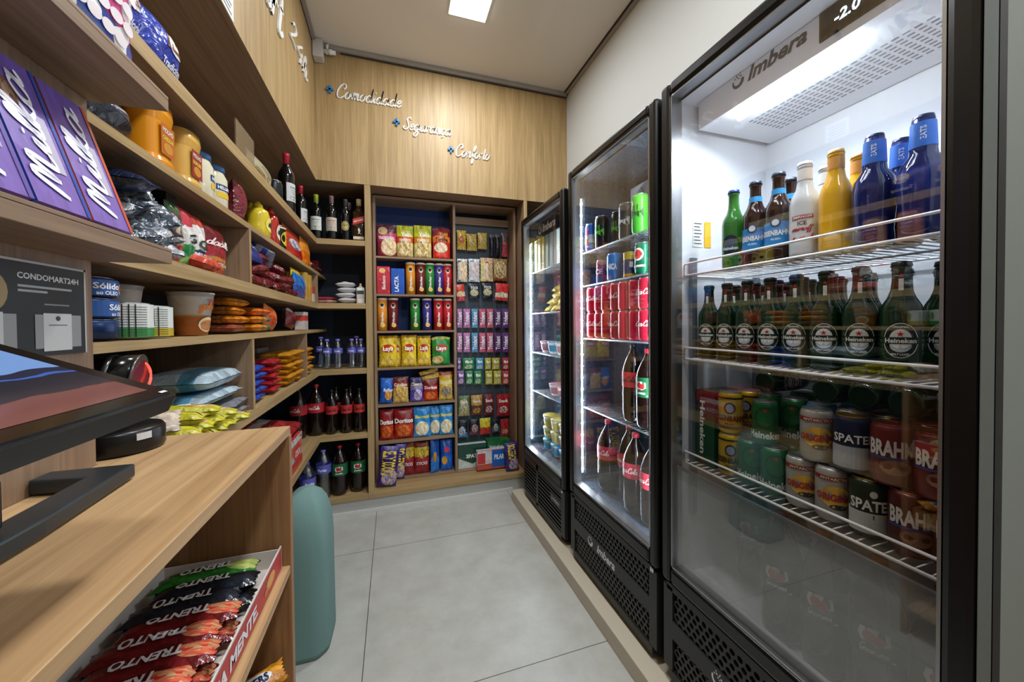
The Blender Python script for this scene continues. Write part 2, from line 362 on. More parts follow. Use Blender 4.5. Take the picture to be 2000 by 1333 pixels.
        if bevel:
            bv = o.modifiers.new('bevel', 'BEVEL'); bv.width = bevel; bv.segments = 2; bv.limit_method = 'ANGLE'; bv.angle_limit = .6
        return o
def tag(o, label=None, cat=None, group=None, kind=None):
    if label: o['label'] = label
    if cat: o['category'] = cat
    if group: o['group'] = group
    if kind: o['kind'] = kind
    return o
def thing(name, label, cat, loc=(0, 0, 0), rz=0, group=None, world=False):
    o = bpy.data.objects.new(name, None); COL.objects.link(o); o.location = [float(a) for a in loc]; o.rotation_euler = (0, 0, rz); o.empty_display_size = .05
    if world: o['worldbuild'] = 1
    return tag(o, label, cat, group)
def struct(name, mb, label=None, bevel=0): o = mb.build(name, bevel=bevel); return tag(o, label, None, None, 'structure')
def dup(root, loc, rz=0, label=None, group=None, rot=None, scale=None):
    def cp(o, par):
        c = o.copy(); COL.objects.link(c)
        if par is not None: c.parent = par
        for ch in KIDS.get(o.name, None) or [k for k in o.children]: cp(ch, c)
        return c
    r = cp(root, None); r.location = [float(a) for a in loc]; r.rotation_euler = rot or (0, 0, rz)
    if scale: r.scale = scale
    if label: r['label'] = label
    if group: r['group'] = group
    return r
KIDS = {}
class Kit:
    """first use moves the original, later uses copy it"""
    def __init__(s, maker): s.maker = maker; s.o = None
    def put(s, loc, rz, label, group=None, rot=None, scale=None):
        if s.o is None:
            s.o = s.maker(); o = s.o; o.location = [float(a) for a in loc]; o.rotation_euler = rot or (0, 0, rz); s.sc = scale
            if scale: o.scale = scale
            o['label'] = label
            if group: o['group'] = group
            return o
        o = dup(s.o, loc, rz, label, group, rot, scale)
        if not scale: o.scale = (1, 1, 1)
        if not group and 'group' in o: del o['group']
        return o
# ---------------------------------------------------------------- the shell of the shop
def tile_mat():
    m = bpy.data.materials.new('floor_tile'); m.use_nodes = True; n = m.node_tree.nodes; lk = m.node_tree.links; b = n['Principled BSDF']
    g = n.new('ShaderNodeNewGeometry'); mp = n.new('ShaderNodeMapping'); mp.inputs['Location'].default_value = (.12 + .92 * 4, -1.247 + .92 * 4, 0)
    lk.new(g.outputs['Position'], mp.inputs[0])
    br = n.new('ShaderNodeTexBrick'); br.offset = 0; br.squash = 1; br.inputs['Scale'].default_value = 1; br.inputs['Brick Width'].default_value = .92; br.inputs['Row Height'].default_value = .92
    br.inputs['Mortar Size'].default_value = .0016; br.inputs['Mortar Smooth'].default_value = .1; br.inputs['Mortar'].default_value = rgb(70, 68, 64)
    lk.new(mp.outputs[0], br.inputs['Vector'])
    z = n.new('ShaderNodeTexNoise'); z.inputs['Scale'].default_value = 7; z.inputs['Detail'].default_value = 8; z.inputs['Roughness'].default_value = .65; lk.new(g.outputs['Position'], z.inputs['Vector'])
    r = n.new('ShaderNodeValToRGB'); r.color_ramp.elements[0].color = rgb(168, 167, 160); r.color_ramp.elements[1].color = rgb(188, 188, 182); r.color_ramp.elements[0].position = .3; r.color_ramp.elements[1].position = .7
    lk.new(z.outputs['Fac'], r.inputs[0]); lk.new(r.outputs[0], br.inputs['Color1']); lk.new(r.outputs[0], br.inputs['Color2'])
    lk.new(br.outputs['Color'], b.inputs['Base Color']); b.inputs['Roughness'].default_value = .36
    return m
TILE = tile_mat()
STEP = mat('beige_step_tile', rgb(196, 186, 166), .5)
WALLP = mat('warm_white_wall_paint', rgb(190, 191, 188), .7)
CEIL = mat('ceiling_paint', rgb(222, 216, 208), .75)
TRIMG = mat('grey_trim', rgb(158, 152, 146), .5)
DARKG = mat('dark_gap', rgb(60, 54, 50), .8)
KICK = mat('grey_kick_tile', rgb(172, 170, 165), .4)
XL, XR, YB, YR, ZC = -.82, 1.306, 3.0, -1.7, 3.03
struct('floor', MB().box(XL, XR, YR, YB, -.03, 0, TILE))
struct('ceiling', MB().box(XL, XR, YR, YB, ZC, ZC + .03, CEIL))
struct('wall_right', MB().box(XR, XR + .05, YR, YB, 0, ZC, WALLP))
struct('wall_left', MB().box(XL - .05, XL, YR, YB, 0, ZC, DARKBACK))
struct('wall_back', MB().box(XL, XR, YB, YB + .05, 0, ZC, DARKBACK))
struct('wall_rear', MB().box(XL, XR, YR - .05, YR, 0, ZC, WALLP))
# wood clad bulkheads over the shelving
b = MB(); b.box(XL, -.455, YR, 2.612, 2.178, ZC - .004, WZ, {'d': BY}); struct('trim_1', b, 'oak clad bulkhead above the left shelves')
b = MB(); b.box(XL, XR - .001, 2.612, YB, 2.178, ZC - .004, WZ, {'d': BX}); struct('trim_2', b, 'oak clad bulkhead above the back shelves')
# stepped plinth under the fridges
b = MB(); b.box(.785, XR - .001, YR, 2.47, 0, .07, STEP); struct('trim_3', b, 'low beige step under the fridges', bevel=.003)
# cornices and shadow gaps
b = MB(); b.box(-.40, XR - .012, 2.585, 2.611, ZC - .028, ZC - .001, TRIMG); b.box(-.30, XR - .012, 2.60, 2.6115, ZC - .036, ZC - .028, DARKG); struct('trim_4', b, 'grey strip along the back of the ceiling', bevel=.003)
b = MB(); b.box(XR - .022, XR - .001, YR, 2.585, ZC - .014, ZC - .001, TRIMG); b.box(XR - .034, XR - .023, YR, 2.585, ZC - .004, ZC - .001, DARKG); struct('trim_5', b, 'shadow gap along the right of the ceiling')
b = MB(); b.box(-.455, -.432, YR, 2.54, ZC - .02, ZC - .001, TRIMG); b.box(-.4549, -.4525, YR, 2.54, ZC - .03, ZC - .02, DARKG); struct('trim_6', b, 'grey strip along the left of the ceiling')
# kick tiles under the lowest boards, with an aluminium profile on the floor
b = MB(); b.box(-.452, 1.0, 2.622, 2.64, 0, .09, KICK); b.box(-.47, -.452, .92, 2.64, 0, .09, KICK); struct('baseboard_back', b)
b = MB(); b.box(-.450, .84, 2.606, 2.621, .001, .022, mat('pale_aluminium', rgb(215, 214, 210), .4, .3)); struct('trim_7', b, 'pale aluminium profile at the foot of the shelves')
# ---------------------------------------------------------------- ceiling lights
EMW = mat('lamp_diffuser', rgb(255, 255, 255), .5, emit=(1, .97, .9, 1), es=14)
def ceiling_light(x, y, p, label, s=.205):
    t = thing('ceiling_light', label, 'ceiling light', (x, y, ZC - .006), world=True)
    MB().box(x - s / 2 - .006, x + s / 2 + .006, y - s / 2 - .006, y + s / 2 + .006, ZC - .008, ZC - .0005, WHITEP).build('frame', t)
    MB().box(x - s / 2, x + s / 2, y - s / 2, y + s / 2, ZC - .011, ZC - .0081, EMW).build('diffuser', t)
    area('lamp', (0, 0, -.012), s, s, p, (.93, .97, 1), t)
    return t
LP = 19
ceiling_light(.43, 2.02, LP * .75, 'square recessed ceiling light glowing above the far end of the aisle')
ceiling_light(.43, .75, LP, 'added unseen ceiling light over the middle of the aisle, for fill')  # out of view, added as fill to lift the shadows
ceiling_light(.43, -.55, LP, 'added unseen ceiling light at the rear of the aisle, for fill')  # likewise an added fill light, behind the camera
# ---------------------------------------------------------------- lettering on the bulkheads
def word(t, x0, x1, z, xh, px, label):
    o = thing('wall_lettering', label, 'sign', (x0, 2.612, z), world=True)
    m = MB(); m.script(t, (x0 + x1) / 2, z, xh, lambda x, y, d: (x, 2.611 - d, y), LETW, w=x1 - x0, wt=.21, shear=.25, thick=.006); m.build('lettering', o)
    p = MB(); pz = z + xh * .95
    p.box(px - .022, px + .022, 2.600, 2.6115, pz - .006, pz + .006, LETB); p.box(px - .006, px + .006, 2.600, 2.6115, pz - .024, pz + .024, LETB); p.build('plus_sign', o)
word('Comodidade', -.326, .075, 2.716, .044, -.366, 'white script word Comodidade with a small blue plus, topmost of the three')
word('Segurança', .08, .408, 2.576, .041, .040, 'white script word Segurança with a small blue plus, middle of the three')
word('Conforto', .436, .69, 2.442, .041, .402, 'white script word Conforto with a small blue plus, lowest of the three')
o = thing('wall_lettering', 'large white script lettering ending in 24h on the left oak bulkhead', 'sign', (-.455, 1.9, 2.5), world=True)
m = MB(); m.script('Condomart', 1.31, 2.51, .105, lambda x, y, d: (-.4540 + d, x, y), LETW, w=1.16, wt=.26, shear=.25, thick=.008); m.build('word', o)
m = MB(); m.script('24h', 2.19, 2.635, .060, lambda x, y, d: (-.4540 + d, x, y), LETW, w=.38, wt=.20, shear=.25, thick=.008); m.build('number', o)
m = MB(); m.box(-.4545, -.4535, 1.24, 1.345, 2.18, 2.27, WHITEP)
for i in range(5): m.rect(1.25, 1.33 - .01 * (i % 2), 2.19 + .014 * i, 2.195 + .014 * i, lambda x, y: (-.4533, x, y), flat('333333'), 1)
tag(m.build('sticker'), 'small white printed sticker at the lower edge of the left bulkhead', 'sticker')
# conduit box in the ceiling corner
o = thing('junction_box', 'small white junction box with elbow in the ceiling corner', 'junction box', (-.42, 2.57, 2.92), world=True)
MB().box(-.452, -.395, 2.545, 2.611, 2.915, 3.026, mat('offwhite_plastic', rgb(205, 200, 196), .4)).build('housing', o, bevel=.003)
m = MB(); m.lathe([(.012, 0), (.012, .028), (.016, .029), (.016, .05), (.013, .051), (.013, .07)], WHITEP, 14, (-.395, 2.585, 2.98), ax='x'); m.tube([(-.375, 2.585, 2.965), (-.375, 2.585, 2.995), (-.372, 2.575, 3.012), (-.368, 2.58, 3.02)], .008, WHITEP); m.build('connector', o)
# ---------------------------------------------------------------- corner shelving
XF, XB, YF, YK = -.455, -.80, 2.612, 2.975
T = .035
SH = {1: 1.808, 2: 1.597, 3: 1.395, 4: 1.225, 5: .965, 6: .535, 7: .125}
u = thing('shelving_unit', 'oak corner shelving running along the left wall into the far corner', 'shelving unit', (-.6, 1.7, .09), world=True)
def Lshelf(z, t, name='shelf', y0=.765):
    b = MB(); out = [(XB, y0), (XF, y0), (XF, YF), (-.171, YF), (-.171, YK), (XB, YK)]
    n = len(out); q = len(b.v); b.v += [(x, y, z - t) for x, y in out] + [(x, y, z) for x, y in out]
    for k in ((0, 1, 2, 5), (2, 3, 4, 5)):
        b.face([q + n + i for i in k], WY if k[1] == 1 else WX); b.face([q + i for i in reversed(k)], BY if k[1] == 1 else BX)  # underside faces take brown laminate, putting shade into their colour
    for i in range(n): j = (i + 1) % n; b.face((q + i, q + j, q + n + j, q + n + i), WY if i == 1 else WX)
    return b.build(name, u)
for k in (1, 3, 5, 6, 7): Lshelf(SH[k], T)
for k in (2, 4): MB().box(XB, XF - .004, .765, YK - .03, SH[k] - .018, SH[k], WY, {'d': BY}).build('shelf', u)  # thin shelves: shade put into the brown underside colour too
for y, z0, z1 in ((1.452, SH[3], SH[2] - .018), (1.463, SH[5], SH[4] - .018), (2.28, SH[5], SH[4] - .018), (2.62, SH[3], SH[2] - .018)):
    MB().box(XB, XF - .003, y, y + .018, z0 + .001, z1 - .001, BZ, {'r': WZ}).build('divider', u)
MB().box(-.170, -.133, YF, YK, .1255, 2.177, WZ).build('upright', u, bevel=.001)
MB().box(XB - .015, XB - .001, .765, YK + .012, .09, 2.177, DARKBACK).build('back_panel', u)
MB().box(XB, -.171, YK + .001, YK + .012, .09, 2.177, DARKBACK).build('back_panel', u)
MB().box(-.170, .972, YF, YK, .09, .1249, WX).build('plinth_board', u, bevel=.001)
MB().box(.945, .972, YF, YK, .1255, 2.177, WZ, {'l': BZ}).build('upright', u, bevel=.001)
# ---------------------------------------------------------------- insert shelving with pegboard
YI, YIB = 2.765, 2.955
IZ = [1.74, 1.471, 1.208, .943, .678, .412]
ins = thing('shelving_unit', 'brown shelving insert with snack shelves on the left and a pegboard on the right', 'shelving unit', (.4, 2.85, .126), world=True)
MB().box(-.128, -.110, YI, YIB, .126, 2.165, BZ).build('side_panel', ins)
MB().box(.912, .930, YI, YIB, .126, 2.165, BZ).build('side_panel', ins)
MB().box(-.110, .912, YI, YIB, 2.147, 2.165, BX).build('top_panel', ins)
MB().box(-.110, .912, YI, YIB, .126, .134, BX).build('base_panel', ins)
MB().box(.436, .454, YI, YIB, .134, 2.147, BZ).build('divider', ins)
for z in IZ: MB().box(-.110, .436, YI, YIB, z - .014, z, BX).build('shelf', ins)
MB().box(-.128, .445, YIB, YIB + .006, .126, 2.165, NAVY).build('back_panel', ins)
PEG = mat('dark_pegboard', rgb(62, 70, 80), .55)
b = MB(); b.box(.454, .912, YIB - .03, YIB - .022, .134, 2.05, PEG)
hm = mat('peg_hole', rgb(18, 20, 24), .8)
for i in range(12):
    for j in range(44):
        x = .475 + i * .038; z = .18 + j * .042
        b.poly([(x - .003, YIB - .0302, z - .003), (x + .003, YIB - .0302, z - .003), (x + .003, YIB - .0302, z + .003), (x - .003, YIB - .0302, z + .003)], hm)
b.build('pegboard', ins)
MB().box(.454, .912, YIB - .055, YIB - .025, 2.045, 2.10, BX).build('rail', ins)
# ---------------------------------------------------------------- near cabinet with two bracket shelves
nc = thing('cabinet', 'tall brown cabinet side at the left edge carrying two bracket shelves', 'cabinet', (-.6, 0, 0), world=True)
MB().box(XB, XF, -1.2, .76, 0, 2.177, BZ).build('body', nc, bevel=.001)
for z, zt in ((1.608, 1.632), (1.355, 1.380)):
    b = MB(); b.box(XF + .0005, -.3515, -.6, .762, z, zt - .006, BY); b.box(XF + .0005, -.3515, -.6, .762, zt - .0055, zt, BY); b.build('shelf', nc, bevel=.0008)
# ---------------------------------------------------------------- checkout counter
ct = thing('counter', 'wooden checkout counter with open sweet shelves underneath', 'counter', (-.34, .3, 0), world=True)
ZT = 1.03; XCR = -.2187
b = MB(); out = [(XCR, -.6), (XCR, .917), (-.545, .917), (-.545, .763), (XF + .001, .763), (XF + .001, -.6)]
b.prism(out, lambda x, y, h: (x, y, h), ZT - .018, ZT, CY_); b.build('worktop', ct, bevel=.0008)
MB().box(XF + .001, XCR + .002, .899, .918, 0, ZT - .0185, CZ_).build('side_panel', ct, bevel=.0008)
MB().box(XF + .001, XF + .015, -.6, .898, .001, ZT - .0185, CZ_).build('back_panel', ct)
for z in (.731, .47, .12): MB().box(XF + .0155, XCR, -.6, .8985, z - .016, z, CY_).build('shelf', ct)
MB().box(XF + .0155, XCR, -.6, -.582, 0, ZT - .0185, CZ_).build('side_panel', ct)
# ---------------------------------------------------------------- fridges
FX = .84
def rounded(x0, x1, y0, y1, r, n=5):
    o = []
    for cx, cy, a in ((x1 - r, y1 - r, 0), (x0 + r, y1 - r, 90), (x0 + r, y0 + r, 180), (x1 - r, y0 + r, 270)):
        for i in range(n + 1): t = math.radians(a + 90 * i / n); o.append((cx + r * math.cos(t), cy + r * math.sin(t)))
    return o
PANELB = mat('black_grille_panel', rgb(36, 37, 36), .42)
DKHOLE = mat('grille_void', rgb(6, 6, 6), .9)
def honeycomb(b, y0, y1, z0, z1, x, R, m, r=None):
    r = r or R * .66; dx = R * math.sqrt(3); dz = R * 1.5; nz = int((z1 - z0) / dz); row = 0
    z = z0 + R
    while z <= z1 - R * .9:
        y = y0 + dx / 2 + (dx / 2 if row % 2 else 0)
        while y <= y1 - dx / 2 + 1e-6:
            q = len(b.v)
            for rad, xx in ((R, x), (r, x), (r, x + .006)):
                for k in range(6): a = PI / 6 + k * PI / 3; b.v.append((xx, y + rad * math.cos(a), z + rad * math.sin(a)))
            for k in range(6):
                j = (k + 1) % 6; b.face((q + k, q + j, q + 6 + j, q + 6 + k), m); b.face((q + 6 + k, q + 6 + j, q + 12 + j, q + 12 + k), m)
            y += dx
        z += dz; row += 1
def swirl(b, cx, cy, r, fn, m):
    """crescent swirl with scattered dots of the maker's mark"""
    pts = []
    for i in range(15): t = math.radians(-200 + i * 15); pts.append((cx + r * math.cos(t), cy + r * math.sin(t)))
    for i in range(15): t = math.radians(10 - i * 15); pts.append((cx - r * .12 + r * .62 * math.cos(t), cy + r * .1 + r * .62 * math.sin(t)))
    n = 15; q = len(b.v); b.v += [fn(*p) for p in pts]
    for i in range(n - 1): b.face((q + i, q + i + 1, q + 2 * n - 2 - i, q + 2 * n - 1 - i), m)
    for dx, dy, s in ((-.2, .75, .14), (.2, .8, .12), (.5, .55, .15), (.0, .45, .12), (-.55, .6, .13), (.35, 1.05, .09), (-.3, 1.05, .1), (.25, .3, .1)):
        b.ell(cx + dx * r, cy + dy * r, s * r, s * r, fn, m, 6)
def rack(par, y0, y1, z, m, guard=True, x0=.905, x1=1.25, dark=False):
    b = MB(); w = .0035
    b.tube([(x0, y0, z - w), (x0, y1, z - w), (x1, y1, z - w), (x1, y0, z - w)], w, m, 6, True)
    b.tube([((x0 + x1) / 2, y0, z - 2.5 * w), ((x0 + x1) / 2, y1, z - 2.5 * w)], w * .8, m, 5)
    n = int((y1 - y0) / .022)
    for i in range(1, n): y = y0 + (y1 - y0) * i / n; b.tube([(x0 - .001, y, z - .0017), (x1, y, z - .0017)], .0017, m, 4)
    if guard: b.tube([(x0 - .002, y0 + .004, z - w), (x0 - .002, y0 + .004, z + .03), (x0 - .002, y0 + .010, z + .034), (x0 - .002, y1 - .010, z + .034), (x0 - .002, y1 - .004, z + .03), (x0 - .002, y1 - .004, z - w)], .0032, m, 6)
    return b.build('wire_rack', par)
def fridge(y0, y1, zt, zg, lin_, label, racks, rm, kind):
    """y0 near side, y1 far side, zt top, zg sill of the interior"""
    f = thing('display_fridge', label, 'fridge', ((FX + 1.3) / 2, (y0 + y1) / 2, .07), world=True)
    zi = zt - .05; s = .028; XI = .888; XK = 1.268
    b = MB()
    b.box(XI, XI + .022, y0, y0 + s, .10, zt - .005, BLACKP, {'b': lin_}); b.box(XI + .022, 1.30, y0, y0 + s, .10, zt - .005, BLACKP if kind != 3 else mat('grey_side_panel', rgb(150, 156, 150), .5), {'b': lin_}); b.box(XI, 1.30, y1 - s, y1, .10, zt - .005, BLACKP, {'f': lin_})
    b.box(XI, 1.30, y0 + s, y1 - s, zi, zt - .005, BLACKP, {'d': lin_}); zf = zg - (.04 if kind == 3 else 0)
    b.box(XI + .012, 1.30, y0 + s, y1 - s, .10, zf, BLACKP, {'t': lin_}); b.box(XI, XI + .0119, y0 + s, y1 - s, .10, zg, BLACKP, {'t': lin_, 'r': lin_}); b.box(XK, 1.30, y0 + s, y1 - s, zf, zi, BLACKP, {'l': MLIN if kind == 1 else lin_})
    b.build('cabinet', f)
    d = MB(); w = .040; X0, X1 = FX, FX + .042; zb = zg - .055
    d.box(X0, X1, y0, y0 + w, zb, zt, BLACKP); d.box(X0, X1, y1 - w, y1, zb, zt, BLACKP); d.box(X0, X1, y0 + w, y1 - w, zt - w, zt, BLACKP); d.box(X0, X1, y0 + w, y1 - w, zb, zb + w + .012, BLACKP)
    door = d.build('door', f, bevel=.011)
    t = MB(); a0, a1, c0, c1 = y0 + w, y1 - w, zb + w + .012, zt - w; e = .005
    for q in ((a0, a0 + e, c0, c1), (a1 - e, a1, c0, c1), (a0, a1, c1 - e, c1), (a0, a1, c0, c0 + e)): t.box(X0 + .006, X1 + .004, q[0], q[1], q[2], q[3], ALU)
    if kind == 3: t.box(X0 + .004, X1 - .001, y0 - .0012, y0 - .0002, zb + .01, zt - .01, mat('door_side_grey', rgb(112, 116, 112), .5))
    tr = t.build('aluminium_trim', door, off=f.location)
    g = MB(); g.box(X0 + .014, X0 + .018, a0 + .001, a1 - .001, c0 + .001, c1 - .001, GLASS); g.build('glass_pane', door, off=f.location)
    # lower grille panel
    p = MB(); pz0, pz1 = .092, zb - .004; xp = FX + .006
    bk = (xp + .016, XI + .002)
    p.prism(rounded(y0 + .004, y1 - .004, pz0, pz1, .03), lambda a, c, h: (h, a, c), bk[0], bk[1], DKHOLE)
    def ring(y_0, y_1, z_0, z_1): p.box(xp, xp + .018, y_0, y_1, z_0, z_1, PANELB)
    H = pz1 - pz0
    if kind == 1:
        ys = [y0 + .006, y0 + .055, y0 + .36, y0 + .385, y1 - .05, y1 - .006]
        ring(y0 + .006, y0 + .05, pz0 + .02, pz1); ring(y0 + .05 + .33, y0 + .05 + .36, pz0 + .02, pz1); ring(y1 - .03, y1 - .006, pz0 + .02, pz1); ring(y0 + .05, y1 - .03, pz0, pz0 + .035); ring(y0 + .05, y1 - .03, pz1 - .035, pz1)
        n = 9
        for i in range(n):
            z = pz0 + .035 + (H - .07) * (i + .5) / n
            for A, B in ((y0 + .05, y0 + .38), (y0 + .41, y1 - .03)): p.box(xp + .001, xp + .014, A, B, z - .005, z + .004, PANELB)
        p.box(xp - .001, xp + .0172, y0 + .05, y0 + .19, pz0 + H * .55, pz0 + H * .72, PANELB)
        fn = lambda y, z: (xp - .0014, -y, z)
        p.text('Imbera', -(y0 + .11), pz0 + H * .64, .018, fn, mat('logo_grey', rgb(190, 192, 194), .4), bold=.03, shear=.3); swirl(p, -(y0 + .165), pz0 + H * .64, .011, fn, MATS['logo_grey'])
    else:
        ring(y0 + .006, y0 + .045, pz0 + .03, pz1 - .01); ring(y1 - .045, y1 - .006, pz0 + .03, pz1 - .01); ring(y0 + .03, y1 - .03, pz0, pz0 + .028); ring(y0 + .02, y1 - .02, pz1 - .022, pz1)
        zm0, zm1 = pz0 + H * .44, pz0 + H * .62
        ring(y0 + .045, y1 - .045, zm0, zm1)
        honeycomb(p, y0 + .045, y1 - .045, pz0 + .026, zm0 + .012, xp + .004, .0135, PANELB); honeycomb(p, y0 + .045, y1 - .045, zm1 - .010, pz1 - .012, xp + .004, .0135, PANELB)
        fn = lambda y, z: (xp - .0008, -y, z); yc = (y0 + y1) / 2 + .03
        p.text('Imbera', -(yc - .03), (zm0 + zm1) / 2, .034, fn, mat('logo_white', rgb(225, 226, 228), .4), bold=.03, shear=.28); swirl(p, -(yc + .095), (zm0 + zm1) / 2 - .002, .022, fn, MATS['logo_white'])
    p.build('grille_panel', f)
    for yy in (y0 + .05, y1 - .09):
        for xx in (FX + .03, 1.2): MB().box(xx, xx + .04, yy, yy + .04, .0705, .10, BLACKP).build('foot', f)
    h = MB(); h.box(FX - .004, FX + .02, y0 + .012, y0 + .030, zb - .016, zb - .001, CHROME); h.build('hinge', f, bevel=.002)
    for z, gd in racks: rack(f, y0 + s + .004, y1 - s - .004, z, rm, gd)
    return f
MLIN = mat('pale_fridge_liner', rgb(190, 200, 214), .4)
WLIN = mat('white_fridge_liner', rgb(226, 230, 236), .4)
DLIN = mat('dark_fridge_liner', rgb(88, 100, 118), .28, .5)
BWIRE = mat('dark_wire', rgb(120, 124, 130), .35, .6)
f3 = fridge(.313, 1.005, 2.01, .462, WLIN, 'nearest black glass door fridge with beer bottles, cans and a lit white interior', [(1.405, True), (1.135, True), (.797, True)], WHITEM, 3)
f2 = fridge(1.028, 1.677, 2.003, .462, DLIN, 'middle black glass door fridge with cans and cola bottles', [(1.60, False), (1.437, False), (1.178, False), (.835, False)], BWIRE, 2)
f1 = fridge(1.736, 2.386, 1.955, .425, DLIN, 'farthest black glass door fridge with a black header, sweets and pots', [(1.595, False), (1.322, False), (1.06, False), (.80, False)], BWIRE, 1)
# nearest fridge: header with lamp, perforated ceiling and display
b = MB(); b.box(.948, 1.262, .345, .955, 1.872, 1.958, mat('header_white', rgb(222, 224, 230), .4))
for i in range(9):
    for j in range(22): x = 1.06 + i * .016; y = .46 + j * .019; b.box(x, x + .005, y, y + .012, 1.8712, 1.8722, mat('slot_shadow', rgb(120, 124, 132), .6))
fn = lambda y, z: (.9474, -y, z)
b.text('Imbera', -.705, 1.938, .036, fn, mat('logo_dark', rgb(66, 68, 74), .5), w=.155, bold=.035, shear=.3); swirl(b, -.812, 1.938, .019, fn, MATS['logo_dark'])
b.build('header', f3)
dsp = MB(); dsp.box(.944, .948, .47, .60, 1.892, 1.957, BLACKG)
dd = mat('display_digits', rgb(200, 220, 255), .4, emit=(.55, .75, 1, 1), es=5)
dsp.text('-2.0', -.545, 1.925, .022, lambda y, z: (.9436, -y, z), dd, bold=.02, shear=.1); dsp.build('display', f3)
TUBE = mat('cool_lamp_tube', rgb(255, 255, 255), .4, emit=(.84, .93, 1, 1), es=26)
tb = MB(); tb.lathe([(.0, 0), (.010, .002), (.010, .298), (0, .30)], TUBE, 12, (.985, .545, 1.858), ax='y'); tb.build('lamp_tube', f3)
area('fridge_lamp', (.985 - f3.location[0], .69 - f3.location[1], 1.845 - f3.location[2]), .02, .3, 3.2, (.84, .92, 1), f3, (0, .25, 0))
for y in (.958,): 
    b = MB(); b.box(.925, .945, y, y + .013, .62, 1.46, mat('shelf_rail_grey', rgb(120, 130, 140), .4, .5))
    b.box(1.20, 1.22, y, y + .013, .62, 1.46, MATS['shelf_rail_grey']); b.build('shelf_rail', f3)
b = MB(); fn = lambda x, z: (x, .9755, z)
b.rect(.945, .985, 1.50, 1.60, fn, WHITEP, 1)
for i in range(7): b.rect(.949, .981 - .004 * (i % 3), 1.51 + .011 * i, 1.513 + .011 * i, lambda x, z: (x, .9749, z), flat('555555'), 1)
b.rect(.992, 1.02, 1.50, 1.585, fn, flat('e8b820'), 1); b.build('notice', f3)
b = MB(); b.box(.868, .870, .36, .96, .475, .782, FOG); b.build('fogged_panel', f3)
b = MB(); b.box(.864, .872, .358, .963, .782, .79, mat('grey_rail', rgb(90, 94, 98), .4)); b.build('panel_rail', f3)
# middle fridge: fan housing
b = MB(); b.box(1.15, 1.26, 1.07, 1.60, 1.625, 1.93, mat('fan_housing', rgb(190, 196, 208), .4)); b.build('fan_housing', f2, bevel=.01)
b = MB(); c = (1.145, 1.42, 1.77)
for r in np.linspace(.012, .15, 15): b.tube([(c[0] - .006, c[1] + r * math.cos(t), c[2] + r * math.sin(t)) for t in np.linspace(0, 2 * PI, 25)[:-1]], .0022, mat('guard_wire', rgb(60, 60, 64), .4, .4), 4, True)
for k in range(6): t = k * PI / 6; b.tube([(c[0] - .004, c[1] - .15 * math.cos(t), c[2] - .15 * math.sin(t)), (c[0] - .004, c[1] + .15 * math.cos(t), c[2] + .15 * math.sin(t))], .002, MATS['guard_wire'], 4)
b.build('fan_guard', f2)
# far fridge: black header band
b = MB(); b.box(.892, .90, 1.766, 2.356, 1.79, 1.90, BLACKG)
fn = lambda y, z: (.8915, -y, z); b.text('Imbera', -2.03, 1.842, .046, fn, MATS['logo_white'], w=.19, bold=.03, shear=.25); swirl(b, -2.165, 1.84, .026, fn, MATS['logo_white']); b.build('header', f1)
# LED strips inside the two far fridges
LED = mat('led_dot', rgb(255, 255, 255), .4, emit=(.75, .9, 1, 1), es=60)
def strip(f, y, z0, z1, sgn):
    b = MB(); b.box(.889, .903, y - .003, y + .003, z0, z1, mat('led_strip_base', rgb(190, 200, 212), .4, emit=(.7, .86, 1, 1), es=1.6))
    z = z0 + .02
    while z < z1: b.lathe([(.0, -.004), (.0055, -.003), (.0055, .003), (0, .004)], LED, 6, (.896, y + sgn * .005, z)); z += .0575
    b.build('led_strip', f)
    area('strip_lamp', (.898 - f.location[0], y + sgn * .012 - f.location[1], (z0 + z1) / 2 - f.location[2]), z1 - z0, .012, 4.5, (.8, .91, 1), f, (0, PI / 2 * 0, 0) if 0 else (sgn * PI / 2, PI / 2, 0))
strip(f2, 1.645, .50, 1.87, -1); strip(f2, 1.060, .50, 1.87, 1)
strip(f1, 2.354, .46, 1.79, -1); strip(f1, 1.768, .46, 1.79, 1)
# ---------------------------------------------------------------- product makers (fronts face -Y, base at z = 0)
ORD = ['first', 'second', 'third', 'fourth', 'fifth', 'sixth', 'seventh', 'eighth', 'ninth', 'tenth', 'eleventh', 'twelfth']
def cyl(r, z0=0, lift=.0006): 
    R = r + lift
    return lambda x, y, *k: (R * math.sin(x / R), -R * math.cos(x / R), z0 + y)
def gm(name, col, rough=.12, metal=0, coat=.4, **k): return mat(name, col, rough, metal, coat=coat, **k)
GREENG = gm('green_bottle_glass', rgb(14, 48, 22)); BRIGHTG = gm('light_green_bottle_glass', rgb(48, 112, 40)); BROWNG = gm('brown_bottle_glass', rgb(48, 24, 12))
BLUEG = gm('deep_blue_bottle_glass', rgb(10, 26, 92), .08); DARKG_ = gm('dark_wine_glass', rgb(10, 12, 12)); COLA = gm('cola_filled_plastic', rgb(22, 10, 8)); CLEARL = gm('clear_filled_glass', rgb(205, 210, 212), .15)
YELL = gm('yellow_filled_glass', rgb(222, 168, 20), .15); AMB = gm('amber_whisky_glass', rgb(46, 28, 14)); CANTOP = mat('can_lid_metal', rgb(190, 192, 195), .3, .9)
def body_lathe(prof, m, n=24): b = MB(); b.lathe(prof, m, n); return b
def crown(z, col='e8e8e8', r=.0152):
    b = MB(); m = mat('crown_' + col, hx(col), .35, .5)
    b.lathe([(r * 1.06, z), (r, z + .004), (r * .95, z + .009), (r * .6, z + .0105), (0, z + .011)], m, 16); return b
BEER = [(.024, 0), (.0295, .003), (.0305, .012), (.0305, .128), (.0285, .142), (.0205, .158), (.0155, .174), (.0138, .190), (.0132, .212), (.0145, .214), (.0145, .221)]
